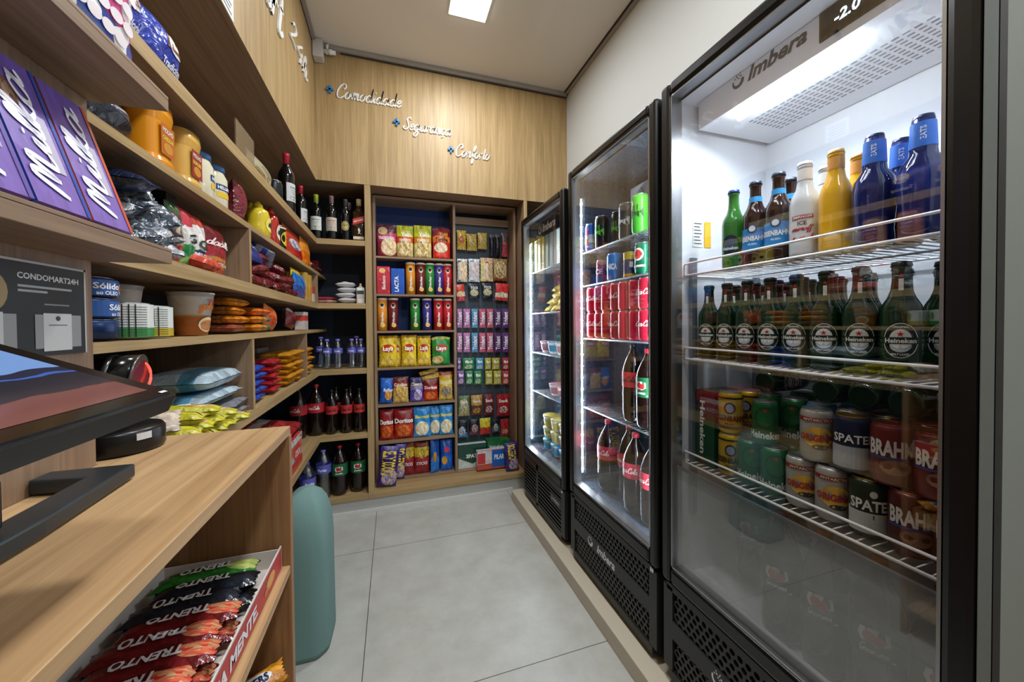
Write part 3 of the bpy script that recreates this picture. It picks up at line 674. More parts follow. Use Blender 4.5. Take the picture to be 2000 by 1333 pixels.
ICE = [(.024, 0), (.030, .003), (.031, .01), (.031, .125), (.027, .145), (.018, .165), (.0145, .185), (.014, .213), (.015, .214), (.015, .221)]
BEATS = [(.028, 0), (.033, .005), (.031, .03), (.034, .07), (.036, .11), (.032, .135), (.020, .155), (.0185, .17), (.0175, .20), (.016, .221)]
def beer_bottle(glass, cap, label=None, prof=BEER, neck=None, cat='beer bottle', name='beer_bottle'):
    def mk():
        o = thing(name, 'x', cat); body_lathe(prof, glass).build('body', o); crown(.2195, cap).build('cap', o)
        if neck: neck(o)
        if label: label(o)
        return o
    return mk
def band(o, r, z0, z1, col, name='label', extra=None, rough=.4, n=24, lift=.0005, r2=None):
    b = MB(); b.lathe([(r + lift, z0), ((r2 or r) + lift, z1)], flat(col, rough), n, cap=False)
    if extra: extra(b)
    return b.build(name, o)
def oval_label(o):
    b = MB(); r = .0305; f = cyl(r, .074); W_ = flat('e8ece8'); K = flat('10261c')
    b.ell(0, 0, .026, .034, f, W_, 24); f2 = cyl(r, .074, .0009); b.ell(0, 0, .0245, .0325, f2, K, 24)
    f3 = cyl(r, .074, .0012); b.ell(0, .003, .016, .019, f3, W_, 20); b.ell(0, -.009, .0155, .0135, cyl(r, .074, .00125), flat('b8c4cc'), 20)
    b.rect(-.0255, .0255, -.0065, .0065, cyl(r, .074, .0015), K, 10); b.star(0, .0125, .0062, cyl(r, .074, .0018), flat('c02020'))
    b.text('Heineken', 0, 0, .0085, cyl(r, .074, .0020), W_, w=.046, bold=.03)
    b.text('ORIGINAL', 0, .0268, .004, cyl(r, .074, .0018), W_, w=.024); b.text('MALT LAGER', 0, -.0265, .004, cyl(r, .074, .0018), W_, w=.026)
    b.build('label', o)
    b = MB(); b.rect(-.0035, .0035, 0, .03, cyl(.0148, .165, .0012), W_, 2); b.star(0, .036, .005, cyl(.0142, .165, .0012), flat('c02020')); b.build('neck_label', o)
def eisen_label(o):
    def e(b):
        f = cyl(.0305, .074, .0012); b.text('EISENBAHN', 0, -.004, .013, f, flat('f4f6f8'), w=.064, bold=.03); b.ell(0, .022, .012, .012, f, flat('18305c')); b.ell(0, .022, .008, .008, cyl(.0305, .074, .0016), flat('d8e4f0'))
        b.text('PILSEN', 0, -.02, .005, f, flat('f4f6f8'))
    band(o, .0305, .038, .098, '2a8ad0', extra=e); band(o, .0150, .172, .186, '3aa0e0', 'neck_label', r2=.0142, lift=.0012)
def green_label(o):
    b = MB(); f = cyl(.0305, .065); b.ell(0, 0, .024, .03, f, flat('102038'), 24); b.ell(0, .004, .014, .016, cyl(.0305, .065, .0010), flat('304a70'), 20); b.text('Heineken', 0, -.008, .009, cyl(.0305, .065, .0014), flat('e8ecec'), w=.042, bold=.03); b.build('label', o)
def ice_label(o):
    b = MB(); f = cyl(.031, .07, .0010); b.rect(-.022, .022, .018, .027, f, flat('b01820'), 6); b.text('SMIRNOFF', 0, .0225, .006, cyl(.031, .07, .0014), flat('f0f0f0'), w=.04)
    b.text('ICE', 0, .008, .009, f, flat('202020'), bold=.03); b.script('smirnoff', 0, -.010, .006, f, flat('b01820'), w=.046, wt=.3); b.shape([(-.022, -.034), (.02, -.028), (.024, -.018), (-.018, -.024)], f, flat('c02028')); b.build('label', o)
    band(o, .0145, .185, .212, 'eceae8', 'neck_label', lift=.0009)
def beats_label(o):
    def e(b): b.text('BEATS', .012, 0, .008, lambda x, y: ((.0187) * math.sin(-y / .0187), -.0187 * math.cos(-y / .0187), .190 + x - .012), flat('e8f0ff'), bold=.03)
    band(o, .0183, .168, .215, '3a78d8', 'neck_label', e, r2=.0165, lift=.0010)
def beats_label2(o): band(o, .0183, .168, .215, 'e09a30', 'neck_label', r2=.0155, lift=.0010)
PETP = [(.020, 0), (.040, .004), (.048, .02), (.050, .05), (.0505, .12), (.049, .16), (.0505, .20), (.050, .215), (.046, .235), (.034, .265), (.020, .29), (.0135, .303), (.0135, .316)]
def soda_bottle(lab, txt, txtcol, capcol, name='soda_bottle', script=None, s=1.0, fluid=None, star=False, logo=None):
    def mk():
        o = thing(name, 'x', 'soda bottle'); P = [(r * s, z) for r, z in PETP]
        b = MB(); b.lathe(P, fluid or COLA, 24); b.build('body', o)
        c = MB(); c.lathe([(.0148, .310), (.0150, .328), (.0, .330)], mat('cap_' + capcol, hx(capcol), .4), 16); c.build('cap', o)
        def e(bb):
            f = cyl(.0507 * s, .178, .0012)
            if script: bb.script(script, 0, -.006, .011, f, flat(txtcol), w=.088 * s, wt=.32)
            if logo:
                bb.shape([(-.026, .0), (-.022, .016), (0, .021), (.024, .017), (.026, -.004), (.006, -.014), (-.02, -.012)], f, flat('e8e4d8')); bb.ell(-.006, .005, .011, .012, cyl(.0507, .178, .0016), flat('b02028')); bb.ell(.008, .001, .010, .011, cyl(.0507, .178, .0017), flat('c02830'))
                bb.script('Guaraná'.replace('á', 'a').replace('G', 'G'), 0, -.030, .007, f, flat('f0f0ea'), w=.046, wt=.3)
                bb.text('1,5L', .03, -.035, .004, f, flat('d8dcd8'))
        band(o, .0503 * s, .135 if logo else .150, .215 if logo else .212, lab, extra=e, lift=.0006)
        return o
    return mk
WATP = [(.012, .004), (.026, 0), (.032, .008), (.030, .02), (.032, .03), (.029, .045), (.032, .06), (.029, .075), (.032, .09), (.030, .12), (.032, .135), (.031, .150), (.022, .172), (.013, .184), (.013, .192)]
def water_bottle(s=1.0, sh=1.0):
    def mk():
        o = thing('water_bottle', 'x', 'water bottle'); b = MB(); b.lathe([(r * s, z * sh) for r, z in WATP], CLEARW, 20); b.build('body', o)
        c = MB(); c.lathe([(.0145, .188 * sh), (.0145, .188 * sh + .016), (0, .188 * sh + .017)], mat('cap_violet', rgb(110, 104, 190), .4), 14); c.build('cap', o)
        def e(bb): bb.text('Puríssima'[:6], 0, 0, .012 * s, cyl(.0316 * s, .122 * sh, .0022), flat('e4e6f8'), w=.036 * s, bold=.03)
        band(o, .0316 * s, .106 * sh, .142 * sh, '5a5cae', extra=e, lift=.001, n=20)
        return o
    return mk
WINE = [(.030, 0), (.0365, .004), (.037, .02), (.037, .185), (.034, .205), (.018, .235), (.0145, .25), (.0142, .29), (.0155, .291), (.0155, .300)]
def wine_bottle(cap, lab, oval=None, txt='', tc='404040', cat='wine bottle'):
    def mk():
        o = thing('wine_bottle', 'x', cat); body_lathe(WINE, DARKG_).build('body', o)
        c = MB(); c.lathe([(.0152, .246), (.0150, .288), (.0162, .290), (.0160, .302), (0, .303)], mat('foil_' + cap, hx(cap), .35, .3), 18); c.build('foil', o)
        b = MB(); f = cyl(.037, .105, .0008)
        if oval: b.ell(0, 0, .028, .034, f, flat(lab), 26); b.ell(0, 0, .022, .028, cyl(.037, .105, .0011), flat('20241c'), 26); b.ell(0, 0, .020, .026, cyl(.037, .105, .0013), flat(lab), 26)
        else: b.rect(-.040, .040, -.045, .045, f, flat(lab), 12)
        g = cyl(.037, .105, .0016)
        if txt: b.text(txt, 0, .024 if not oval else .004, .007, g, flat(tc), w=.05 if not oval else .030)
        if not oval:
            for k in range(3): b.rect(-.022 + .004 * k, .022 - .004 * k, .010 - .009 * k, .0115 - .009 * k, g, flat(tc), 4)
            b.ell(0, -.028, .026, .011, g, flat('8c9484'))
        b.build('label', o); return o
    return mk
def whisky():
    o = thing('whisky_bottle', 'x', 'whisky bottle'); b = MB()
    b.prism(rounded(-.036, .036, -.036, .036, .012, 4), lambda x, y, h: (x, y, h), 0, .20, AMB, True); b.lathe([(.034, .20), (.024, .222), (.0145, .235), (.0145, .25)], AMB, 20); b.build('body', o)
    c = MB(); c.lathe([(.0165, .245), (.0165, .292), (0, .293)], flat('b09868'), 18); c.build('cap', o)
    m = MB(); f = lambda x, z: (x, -.0366, z + .1 + x * .35)
    m.rect(-.036, .036, .02, .06, f, flat('b83028'), 1); m.text('RED LABEL', 0, .040, .010, lambda x, z: (x, -.0372, z + .1 + x * .35), flat('e8dcc8'), w=.060, bold=.03)
    m.rect(-.034, .034, -.088, -.068, lambda x, z: (x, -.0366, z + .1), flat('d8ccb0'), 1)
    m.shape([(-.006, -.055), (.0, -.04), (-.005, -.02), (.002, -.008), (.008, -.02), (.012, -.03), (.006, -.038), (.014, -.056), (.004, -.045)], lambda x, z: (x, -.0368, z + .1), flat('e0d8c0')); m.build('label', o)
    return o
def can(col, txt=None, tc='f0f0f0', r=.0328, h=.122, script=None, bands=None, extra=None, metal=.25, rot=0, cat='drink can', logo=None, name='drink_can', top=None, vert=False):
    def mk():
        o = thing(name, 'x', cat); b = MB(); m = mat('can_' + col, hx(col), .3, metal)
        k = h / .122; b.lathe([(r * .82, 0), (r * .9, .003), (r, .010 * k), (r, .108 * k), (r * .96, .114 * k), (r * .86, .1195 * k)], m, 24)
        for z0, z1, c in (bands or []): b.lathe([(r + .0004, z0 * h), (r + .0004, z1 * h)], mat('can_' + c, hx(c), .3, metal), 24, cap=False)
        f = cyl(r, h * .5, .0012)
        if vert: f = (lambda R: lambda x, y, *q: (R * math.sin(-y / R), -R * math.cos(-y / R), h * .5 + x))(r + .0012)
        if txt: b.text(txt, 0, 0, vert or h * .2, f, flat(tc), w=(h * .7 if vert else r * 2.2), bold=.035)
        if script: b.script(script, 0, -h * .03, h * .085, f, flat(tc), w=r * 2.5, wt=.34)
        if extra: extra(b, r, h)
        b.build('body', o)
        c = MB(); c.lathe([(r * .86, h * .975), (r * .88, h * .995), (r * .84, h), (r * .80, h * .985), (0, h * .985)], top or CANTOP, 20)
        c.box(-.006, .006, -.004, .012, h * .99, h * .995, top or CANTOP); c.build('lid', o); return o
    return mk
def crisps(col, lab2='e8d8a0'):
    def mk():
        o = thing('crisps_tube', 'x', 'crisps tube'); r = .0365; h = .236; b = MB(); b.lathe([(r, 0), (r, h - .014)], mat('tube_' + col, hx(col), .35), 24, mfn=None)
        f = cyl(r, .14, .0008); b.ell(0, .040, .016, .019, f, flat('ecdcc0'), 18); b.ell(0, .047, .013, .010, cyl(r, .14, .0012), flat('1c1410'), 14); b.shape([(-.014, .036), (-.004, .041), (0, .038), (.004, .041), (.014, .036), (.004, .033), (0, .035), (-.004, .033)], cyl(r, .14, .0016), flat('1c1410'))
        b.text('Pringles', 0, 0, .018, lambda x, y: cyl(r, .09, .0014)(-y, x), flat('f2ece0'), w=.085, bold=.03)
        b.ell(.004, -.100, .018, .016, cyl(r, .14, .001), flat('e0b860'), 14); b.build('body', o)
        c = MB(); c.lathe([(r + .001, h - .014), (r + .001, h - .001), (r - .001, h), (0, h)], mat('tube_lid', rgb(210, 200, 180), .35), 24); c.build('lid', o); return o
    return mk
def pouch(w, h, d, m, texts=(), seed=0, stand=False, crimp=True, nx=16, nz=18, wrinkle=.0055, name='snack_bag', slump=0, sag=0, full=False):
    rnd = random.Random(seed); ph = [(rnd.uniform(2, 7), rnd.uniform(2, 7), rnd.uniform(0, 6.3), rnd.uniform(.3, 1)) for _ in range(5)]
    def D(u, v):
        e = max(0, 1 - abs(2 * u - 1) ** (5 if full else 2.6)) ** (.45 if full else .55)
        if stand: g = (1 - v ** 2.2) ** .8 * min(1, .65 + v * 6)
        else: g = max(0, math.sin(PI * min(1, max(0, v)))) ** (.28 if full else .5)
        wr = sum(a * math.sin(f1 * 2 * u + f2 * 2 * v + p) for f1, f2, p, a in ph) / 3
        return max(.0008, d / 2 * e * g + wrinkle * wr * e * g)
    b = MB(); 
    for side in (-1, 1):
        q = len(b.v)
        for j in range(nz + 1):
            for i in range(nx + 1):
                u, v = i / nx, j / nz; pinch = 1 - .06 * math.sin(PI * v) * (0 if stand else 1)
                edge = (.002 * (-1) ** j if crimp and i in (0, nx) and not stand else 0)
                x = (u - .5) * w * pinch + edge; z = v * h - sag * h * (2 * u - 1) ** 2 * v
                if crimp and j in (0, nz): z += .0015 * (1 + (-1) ** i)
                b.v.append((x, side * D(u, v) + slump * v * v * h, z))
        for j in range(nz):
            for i in range(nx):
                a = q + j * (nx + 1) + i; idx = (a, a + 1, a + nx + 2, a + nx + 1); uv = [(i / nx, j / nz), ((i + 1) / nx, j / nz), ((i + 1) / nx, (j + 1) / nz), (i / nx, (j + 1) / nz)]
                if side > 0: idx = idx[::-1]; uv = uv[::-1]
                b.face(idx, m, True, uv)
    if stand: 
        n = nx + 1; q2 = (nz + 1) * (nx + 1)
        for i in range(nx): b.face((i, q2 + i, q2 + i + 1, i + 1), m)
    f = lambda x, z: (x, -D(min(.999, max(.001, x / w + .5)), z / h) - .0016 + slump * (z / h) ** 2 * h, z)
    for t in texts:
        s, fx, fz, fh, fw, col = t[:6]; st = t[6] if len(t) > 6 else 'b'
        if st == 'oval': b.ell(fx * w, fz * h, fw * w / 2, fh * h / 2, f, flat(col), 20)
        elif st == 's': b.script(s, fx * w, fz * h, fh * h / 2, lambda x, z: (lambda p: (p[0], p[1] - .001, p[2]))(f(x, z)), flat(col), w=fw * w, wt=.36)
        elif st == 'band': b.rect(-fw * w / 2 + fx * w, fw * w / 2 + fx * w, fz * h - fh * h / 2, fz * h + fh * h / 2, f, flat(col), 8)
        elif st == 'v': b.text(s, 0, 0, fh * h, lambda x, y: (lambda p: (p[0], p[1] - .001, p[2]))(f(fx * w - y, fz * h + x)), flat(col), w=fw * h, bold=.035)
        else: b.text(s, fx * w, fz * h, fh * h, lambda x, z: (lambda p: (p[0], p[1] - .001, p[2]))(f(x, z)), flat(col), w=fw * w, bold=.035)
    return b
def slot(plane, val, u1, u2, vt, vb, z=None, d=.05, h=None):
    """world slot for an item seen between u1..u2 and vt..vb whose front lies in plane"""
    vm, um = (vt + vb) / 2, (u1 + u2) / 2
    if plane == 'Y':
        a, c = aty(u1, vm, val), aty(u2, vm, val); t, q = aty(um, vt, val), aty(um, vb, val)
        zz = q[2] if z is None else z; xa, xc = min(a[0], c[0]), max(a[0], c[0])
        if val > 2.77 and xc < .46: xa = max(xa, -.105); xc = min(xc, .431)
        return ((xa + xc) / 2, val + d / 2, zz), 0, xc - xa, (h or t[2] - zz)
    a, c = atx(u1, vm, val), atx(u2, vm, val); t, q = atx(um, vt, val), atx(um, vb, val); zz = q[2] if z is None else z
    sg = 1 if val < 0 else -1
    return (val - sg * d / 2, (a[1] + c[1]) / 2, zz), sg * PI / 2, abs(a[1] - c[1]), (h or t[2] - zz)
SEED = [0]
def bag(plane, val, u1, u2, vt, vb, m, label, z=None, d=.05, texts=(), cat='snack bag', name='snack_bag', group=None, lean=0, roll=0, ww=None, turn=0, **k):
    SEED[0] += 1; loc, rz, w, h = slot(plane, val, u1, u2, vt, vb, z, d)
    w *= .95
    if ww: w = ww
    o = pouch(w, h, d, m, texts, SEED[0], name=name, **k).build(name); o.location = loc; o.rotation_euler = (-lean, roll, rz + turn)
    if lean or roll: o.rotation_euler = (Matrix.Rotation(rz + turn, 3, 'Z') @ Matrix.Rotation(roll, 3, 'Y') @ Matrix.Rotation(-lean, 3, 'X')).to_euler()
    if z is not None: BASEZ.append((o, z))
    return tag(o, label, cat, group)
BASEZ = []
def carton(plane, val, u1, u2, vt, vb, m, label, z=None, d=.04, texts=(), cat='box', name='carton', group=None, lean=0, roll=0, turn=0, ww=None, hh=None, side=None):
    loc, rz, w, h = slot(plane, val, u1, u2, vt, vb, z, d); w = ww or w; h = hh or h
    b = MB(); b.box(-w / 2, w / 2, -d / 2, d / 2, 0, h, m)
    f = lambda x, zz: (x, -d / 2 - .0008, zz)
    for t in texts:
        s, fx, fz, fh, fw, col = t[:6]; st = t[6] if len(t) > 6 else 'b'
        if st == 'oval': b.ell(fx * w, fz * h, fw * w / 2, fh * h / 2, f, flat(col), 20)
        elif st == 's': b.script(s, fx * w, fz * h, fh * h / 2, lambda x, zz: (x, -d / 2 - .0014, zz), flat(col), w=fw * w, wt=.36)
        elif st == 'band': b.rect(-fw * w / 2 + fx * w, fw * w / 2 + fx * w, fz * h - fh * h / 2, fz * h + fh * h / 2, f, flat(col), 1)
        elif st == 'v': b.text(s, 0, 0, fh * w, lambda x, y: (fx * w - y, -d / 2 - .0014, fz * h + x), flat(col), w=fw * h, bold=.03)
        elif st == 'vd': b.text(s, 0, 0, fh * w, lambda x, y: (fx * w + y, -d / 2 - .0014, fz * h - x), flat(col), w=fw * h, bold=.03)
        elif st == 'tri': b.shape([(-.5 * w, fz * h), (.5 * w, fz * h), (fx * w, fz * h - fh * h)], f, flat(col))
        elif st == 'star': b.star(fx * w, fz * h, fw * w / 2, lambda x, zz: (x, -d / 2 - .0012, zz), flat(col))
        else: b.text(s, fx * w, fz * h, fh * h, lambda x, zz: (x, -d / 2 - .0014, zz), flat(col), w=fw * w, bold=.03)
    o = b.build(name, bevel=.0008); o.location = loc
    o.rotation_euler = (Matrix.Rotation(rz + turn, 3, 'Z') @ Matrix.Rotation(roll, 3, 'Y') @ Matrix.Rotation(-lean, 3, 'X')).to_euler()
    if z is not None: BASEZ.append((o, z))
    return tag(o, label, cat, group)
def jar(body, lidc, lab, lab2=None, r=.038, h=.13, txt=None, name='jar', cat='jar'):
    def mk():
        o = thing(name, 'x', cat); b = MB(); b.lathe([(r * .9, 0), (r, .006), (r, h * .72), (r * .8, h * .85), (r * .78, h * .88)], gm('jar_' + body, hx(body), .15), 22); b.build('body', o)
        c = MB(); c.lathe([(r * .84, h * .87), (r * .84, h * .985), (r * .80, h), (0, h)], mat('jarlid_' + lidc, hx(lidc), .35), 22); c.build('lid', o)
        def e(bb):
            if lab2: bb.rect(-r * .9, r * .9, -h * .14, -h * .02, cyl(r, h * .42, .0010), flat(lab2), 8)
            if txt: bb.text(txt, 0, h * .08, h * .07, cyl(r, h * .42, .0014), flat('f4f4f4'), w=r * 1.7, bold=.03); 
        if lab:
            b = MB(); f = cyl(r, h * .42, .0008); b.rect(-r * .95, r * .95, h * .02, h * .15, f, flat(lab), 8); e(b); b.build('label', o)
        return o
    return mk
# ---------------------------------------------------------------- back shelves: snack insert, left column
F1, F2, F3, F4, F5, F6 = IZ; FB = .134; YS = 2.785
Y = 'Y'; X = 'X'
bag(Y, YS, 735, 775, 438, 499, pm('pinkmix', [(0, '8c2440'), (.45, 'b83058'), (.75, '5a1830')], (.62, .3, .42, .28, 'e8d8b0', 'c8a070'), ('301020', .3)), 'dark pink pouch of snack mix, leftmost on the top snack shelf', F1, .06, [('', -.2, .8, .25, .5, 'c8b080', 'oval'), ('TRADICIONAL', 0, .58, .09, .85, 'f0e8e8')], stand=True, name='snack_pouch', cat='snack pouch')
for a, b_, l in ((774, 808, 'lime topped pouch with a red band, second on the top snack shelf'), (808, 844, 'lime topped pouch with an orange band, third on the top snack shelf')):
    c = 'c84a20' if a == 774 else 'c88420'
    bag(Y, YS, a, b_, 440, 500, pm('yk' + c, [(0, 'd0c080'), (.45, c), (.65, 'c8c828')], (.5, .26, .45, .26, 'e8dca0', 'a87838')), l, F1, .06, [('Yoki', .05, .72, .13, .6, 'f8f4e0'), ('TEMPEROS', 0, .54, .08, .7, 'f8e8d0')], stand=True, name='snack_pouch', cat='snack pouch')
bag(Y, YS, 845, 881, 444, 502, pm('redpop', [(0, 'c83020'), (.3, 'b82820'), (.55, 'd07020'), (.75, '8c1820')], (.45, .36, .38, .16, 'e8d8b8', 'c8a888')), 'red and orange pouch, rightmost on the top snack shelf', F1, .06, [('Yoki', .1, .8, .1, .5, 'e8a020'), ('Tortilha', 0, .62, .11, .7, '402010')], stand=True, name='snack_pouch', cat='snack pouch', sag=.06)
carton(Y, YS, 735, 762, 521, 574, pm('rbx', [(0, 'b82838'), (.5, 'c83040')], None, ('e8a8a0', .32), crinkle=0), 'red carton of wafers with a pale swirl, at the left of the second snack shelf', F2, .05, [('', -.1, .85, .18, .5, 'e8c080', 'oval'), ('Bauducco', 0, .42, .25, .5, 'f0e8e0', 'v')], cat='carton')
carton(Y, YS, 764, 790, 525, 575, pm('bbx', [(0, '1c50b0'), (.4, '2058b8')], None, ('6888b0', .3), crinkle=0), 'blue carton of chocolates beside the red wafer carton', F2, .05, [('LACTA', -.1, .4, .3, .6, 'f0f0f8', 'v')], cat='carton')
TUB = {'orange': Kit(crisps('d88828')), 'maroon': Kit(crisps('6c2024')), 'green': Kit(crisps('2c8034')), 'purple': Kit(crisps('3c3080')), 'red': Kit(crisps('b82830'))}
for z, lst, row in ((F2, (('orange', 802), ('maroon', 822), ('green', 839.5), ('purple', 857.5), ('red', 873.8)), 'second'), (F3, (('orange', 747), ('maroon', 768.5), ('green', 811), ('purple', 834), ('red', 856), ('red', 874.5)), 'third')):
    for i, (c, uu) in enumerate(lst):
        p = aty(uu, 570 if row == 'second' else 640, YS + .037); ex = ', at the right end' if uu == 874.5 else ''
        TUB[c].put((p[0], YS + .037, z), 0, '%s crisps tube on the %s snack shelf%s' % (c, row, ex), 'crisps tubes on the snack shelves', scale=(.95, .95, 1))
LY = pm('lays', [(0, 'd8b020'), (.1, 'e8c428'), (.92, 'c89818')], (.5, .2, .4, .14, 'f0dc70', 'd8a828'), crinkle=.5)
LT = [('', 0, .62, .3, .62, 'd83020', 'oval'), ('', 0, .63, .24, .54, 'f0d040', 'oval'), ("Lay's", 0, .58, .16, .5, 'f8f4ec', 's')]
LT = [('', 0, .6, .26, .7, 'b82820', 'oval'), ('Lays', 0, .6, .13, .55, 'f8f4ec')]
bag(Y, YS, 737, 777, 657, 718, LY, 'large yellow bag of crisps, leftmost on the fourth snack shelf', F4, .07, LT)
bag(Y, YS + .05, 762, 785, 658, 715, LY, 'yellow bag of crisps half hidden behind the leftmost yellow bag', F4, .03, LT)
bag(Y, YS, 783, 815, 656, 716, LY, 'yellow bag of crisps in the middle of the fourth snack shelf', F4, .06, LT)
bag(Y, YS + .015, 814, 843, 657, 714, LY, 'yellow bag of crisps directly left of the green bag', F4, .05, LT)
bag(Y, YS, 843, 881, 658, 713, pm('laysg', [(0, '2c8c38'), (.85, '2c9440'), (.92, 'c8c860')], (.3, .2, .3, .14, 'e8dca0', 'c89048'), crinkle=.5), 'green bag of crisps on the fourth snack shelf', F4, .06, [('', 0, .6, .26, .7, 'b82820', 'oval'), ('Lays', 0, .6, .13, .55, 'f8f4ec')], sag=.05)
bag(Y, YS, 738, 766, 741, 792, pm('ruff', [(0, '1c58b8'), (.6, '2468c8')], (.7, .35, .3, .2, 'e8b050', 'c07028'), crinkle=.6), 'blue crinkled bag leaning at the left of the fifth snack shelf', F5, .05, [('Ruffles', .15, .55, .12, .7, 'f0e8f0')], roll=.06)
bag(Y, YS, 766, 799, 738, 790, pm('cebo', [(0, 'c8a860'), (.6, 'a03020'), (.78, '6c1c18')], (.5, .4, .45, .3, 'e8c870', 'b88030')), 'tan and dark red snack bag second on the fifth snack shelf', F5, .05, [('Cebolitos', 0, .72, .12, .8, 'e8d8c8')])
bag(Y, YS, 800, 828, 739, 789, pm('purp', [(0, '5848a0'), (.5, '8478a8'), (.7, '2c2460')], (.6, .3, .3, .25, 'e0d8e8', '9078b8')), 'violet and white snack bag in the middle of the fifth snack shelf', F5, .05, [('Cheetos', 0, .75, .12, .8, 'd8d0a0')])
bag(Y, YS, 826, 857, 741, 784, pm('dor', [(0, 'b83818'), (.4, 'a82018'), (.7, '701818')], (.5, .25, .35, .18, 'e88030', 'c84818')), 'dark red snack bag under the lying gold bag', F5, .05, [('Doritos', 0, .62, .13, .8, 'f0f0e8')])
bag(Y, YS + .01, 822, 862, 723, 743, pm('goldlay', [(0, 'c8a040'), (.5, '584018'), (.7, 'c09838')], None), 'small gold and brown bag lying on top of the dark red bag', None, .04, (), roll=-.25)
bag(Y, YS, 857, 889, 727, 781, pm('yelr', [(0, 'd8b850'), (.7, 'c8a030'), (.88, '903020')], (.5, .3, .4, .2, 'c8a040', '506080')), 'yellow snack bag with a red top at the right end of the fifth snack shelf', F5, .05, [('FANDANGOS', 0, .62, .11, .85, 'e8e0a0')])
for a, b_, t, l in ((737, 770, 803, 'dark red bag of tortilla chips, leftmost on the sixth snack shelf'), (768, 810, 800, 'wide red bag of tortilla chips with white lettering on the sixth snack shelf')):
    bag(Y, YS, a, b_, t, 862, pm('dor2', [(0, 'a82818'), (.3, 'c04020'), (.5, '8c1c1c')], (.5, .28, .36, .2, 'e88038', 'c04018')), l, F6, .07, [('Doritos', 0, .62, .14, .9, 'f4f4f0')])
for i, (a, b_) in enumerate(((807, 842), (838, 863), (858, 890))):
    bag(Y, YS + .02 * (i == 1), a, b_, 797 - i * 2, 856, pm('chb', [(0, '3c98d8'), (.5, '2c88cc')], (.5, .3, .42, .24, 'f0d080', 'e8e8e0'), crinkle=.5), 'bright blue snack bag, %s of the three on the sixth snack shelf' % ('leftmost', 'middle', 'rightmost')[i], F6, .05, [('Baconzitos'[:7], 0, .7, .1, .8, 'e8d850')], group='blue snack bags on the sixth snack shelf')
bag(Y, 2.64, 733, 774, 878, 963, pm('chocob', [(0, '3c2478'), (.5, '2c2058'), (.7, '382878')], (.6, .25, .4, .22, 'd8c8b0', '7858a8'), ('8878b0', .25)), 'big purple bag of chocolate snacks leaning at the lower left of the insert', .126, .07, [('CHOCOLATES', -.02, .6, .30, .60, 'e8c840', 'v')], roll=.12)
bag(Y, 2.74, 765, 790, 872, 940, MATS['film_chocob'] if 'film_chocob' in MATS else PM['chocob'], 'purple bag of chocolate snacks behind the leaning purple bag', .136, .05, [('CHEETOS', -.02, .6, .25, .60, 'e8c840', 'v')], roll=.08)
for i, (a, b_) in enumerate(((785, 810), (808, 840))):
    bag(Y, 2.80, a, b_, 866, 916, pm('rinf', [(0, '8c2428'), (.35, 'a02c30'), (.55, 'c8a830'), (.85, '803020')], (.5, .65, .2, .14, 'e8c850', '402820')), '%s of the two dark red and yellow bags on the lowest snack shelf' % ('left', 'right')[i], FB, .05, [('STICKS', 0, .35, .09, .7, 'e8d8d8')])
bag(Y, 2.785, 839, 861, 861, 922, pm('traq', [(0, '2878d0'), (.5, '1c50a0')], (.3, .5, .2, .15, 'e8a030', '806020')), 'narrow blue snack bag standing side on, on the lowest snack shelf', FB, .05, (), turn=.5)
bag(Y, 2.80, 860, 886, 861, 913, pm('fofu', [(0, '1860c0'), (.5, '1450a8')], (.3, .35, .22, .14, 'e8a030', 'e8a838')), 'blue snack bag with a pink face and an orange ball on the lowest snack shelf', FB, .05, [('', 0, .7, .18, .45, 'c83058', 'oval')])
# ---------------------------------------------------------------- pegboard packs
YP = 2.875
HK = MB
def hang(u1, u2, vt, vb, m, label, texts=(), d=.022, group=None, yp=YP, hook=True, name='hanging_pack', **k):
    o = bag(Y, yp, u1, u2, vt, vb, m, label, None, d, texts, cat='hanging pack', name=name, group=group, nx=10, nz=12, wrinkle=.002, **k)
    if hook:
        w, h = (u2 - u1), 0
        p = aty((u1 + u2) / 2, vt, yp + d / 2); b = MB(); b.tube([(p[0], 2.924, p[2] - .002), (p[0], yp + d / 2 + .0062, p[2] - .002), (p[0], yp + d / 2 + .0048, p[2] + .004)], .0016, CHROME, 5); b.build('hook', ins)
    return o
G1 = pm('goldpk', [(0, 'b8983c'), (.5, 'c8a84c')], (.5, .5, .3, .25, 'd8c070', '988030'), crinkle=.5)
hang(892.5, 911, 450, 488, pm('yelpk', [(0, 'c8a030'), (.35, 'd8b038'), (.75, 'e0b840')], (.5, .5, .35, .2, 'a83030', 'd88838')), 'yellow pack hanging at the top left of the pegboard')
hang(912, 933, 457, 490, G1, 'gold pack in the top row of the pegboard, beside the yellow pack', roll=-.04)
hang(933, 952, 455, 487, G1, 'gold pack in the top row of the pegboard, nearer the dark packs')
for i, uu in enumerate((957, 968)): hang(uu, uu + 9.5, 458, 502, pm('darkpk', [(0, '0c0e1c'), (.88, '606068')], None), '%s of the two narrow black packs in the top pegboard row' % ('left', 'right')[i])
hang(980, 993, 455, 502, pm('redclr', [(0, '9c3440'), (.5, 'a84850'), (.6, '5a4848')], None, ('c8b8b0', .3)), 'tall clear and red pack at the top right of the pegboard')
TT = [('', -.28, .5, .9, .28, '1c2848', 'band')]
hang(893, 914, 506, 551, pm('cre1', [(0, 'c8b498'), (.9, 'd8d8d4')], (.6, .45, .3, .35, 'd8a868', 'e8d8b8')), 'cream pack with a navy stripe hanging in the second pegboard row', [('', -.28, .48, .9, .28, '20305c', 'band'), ('MANTEIGA', -.28, .48, .09, .7, 'e0e0e8', 'v')])
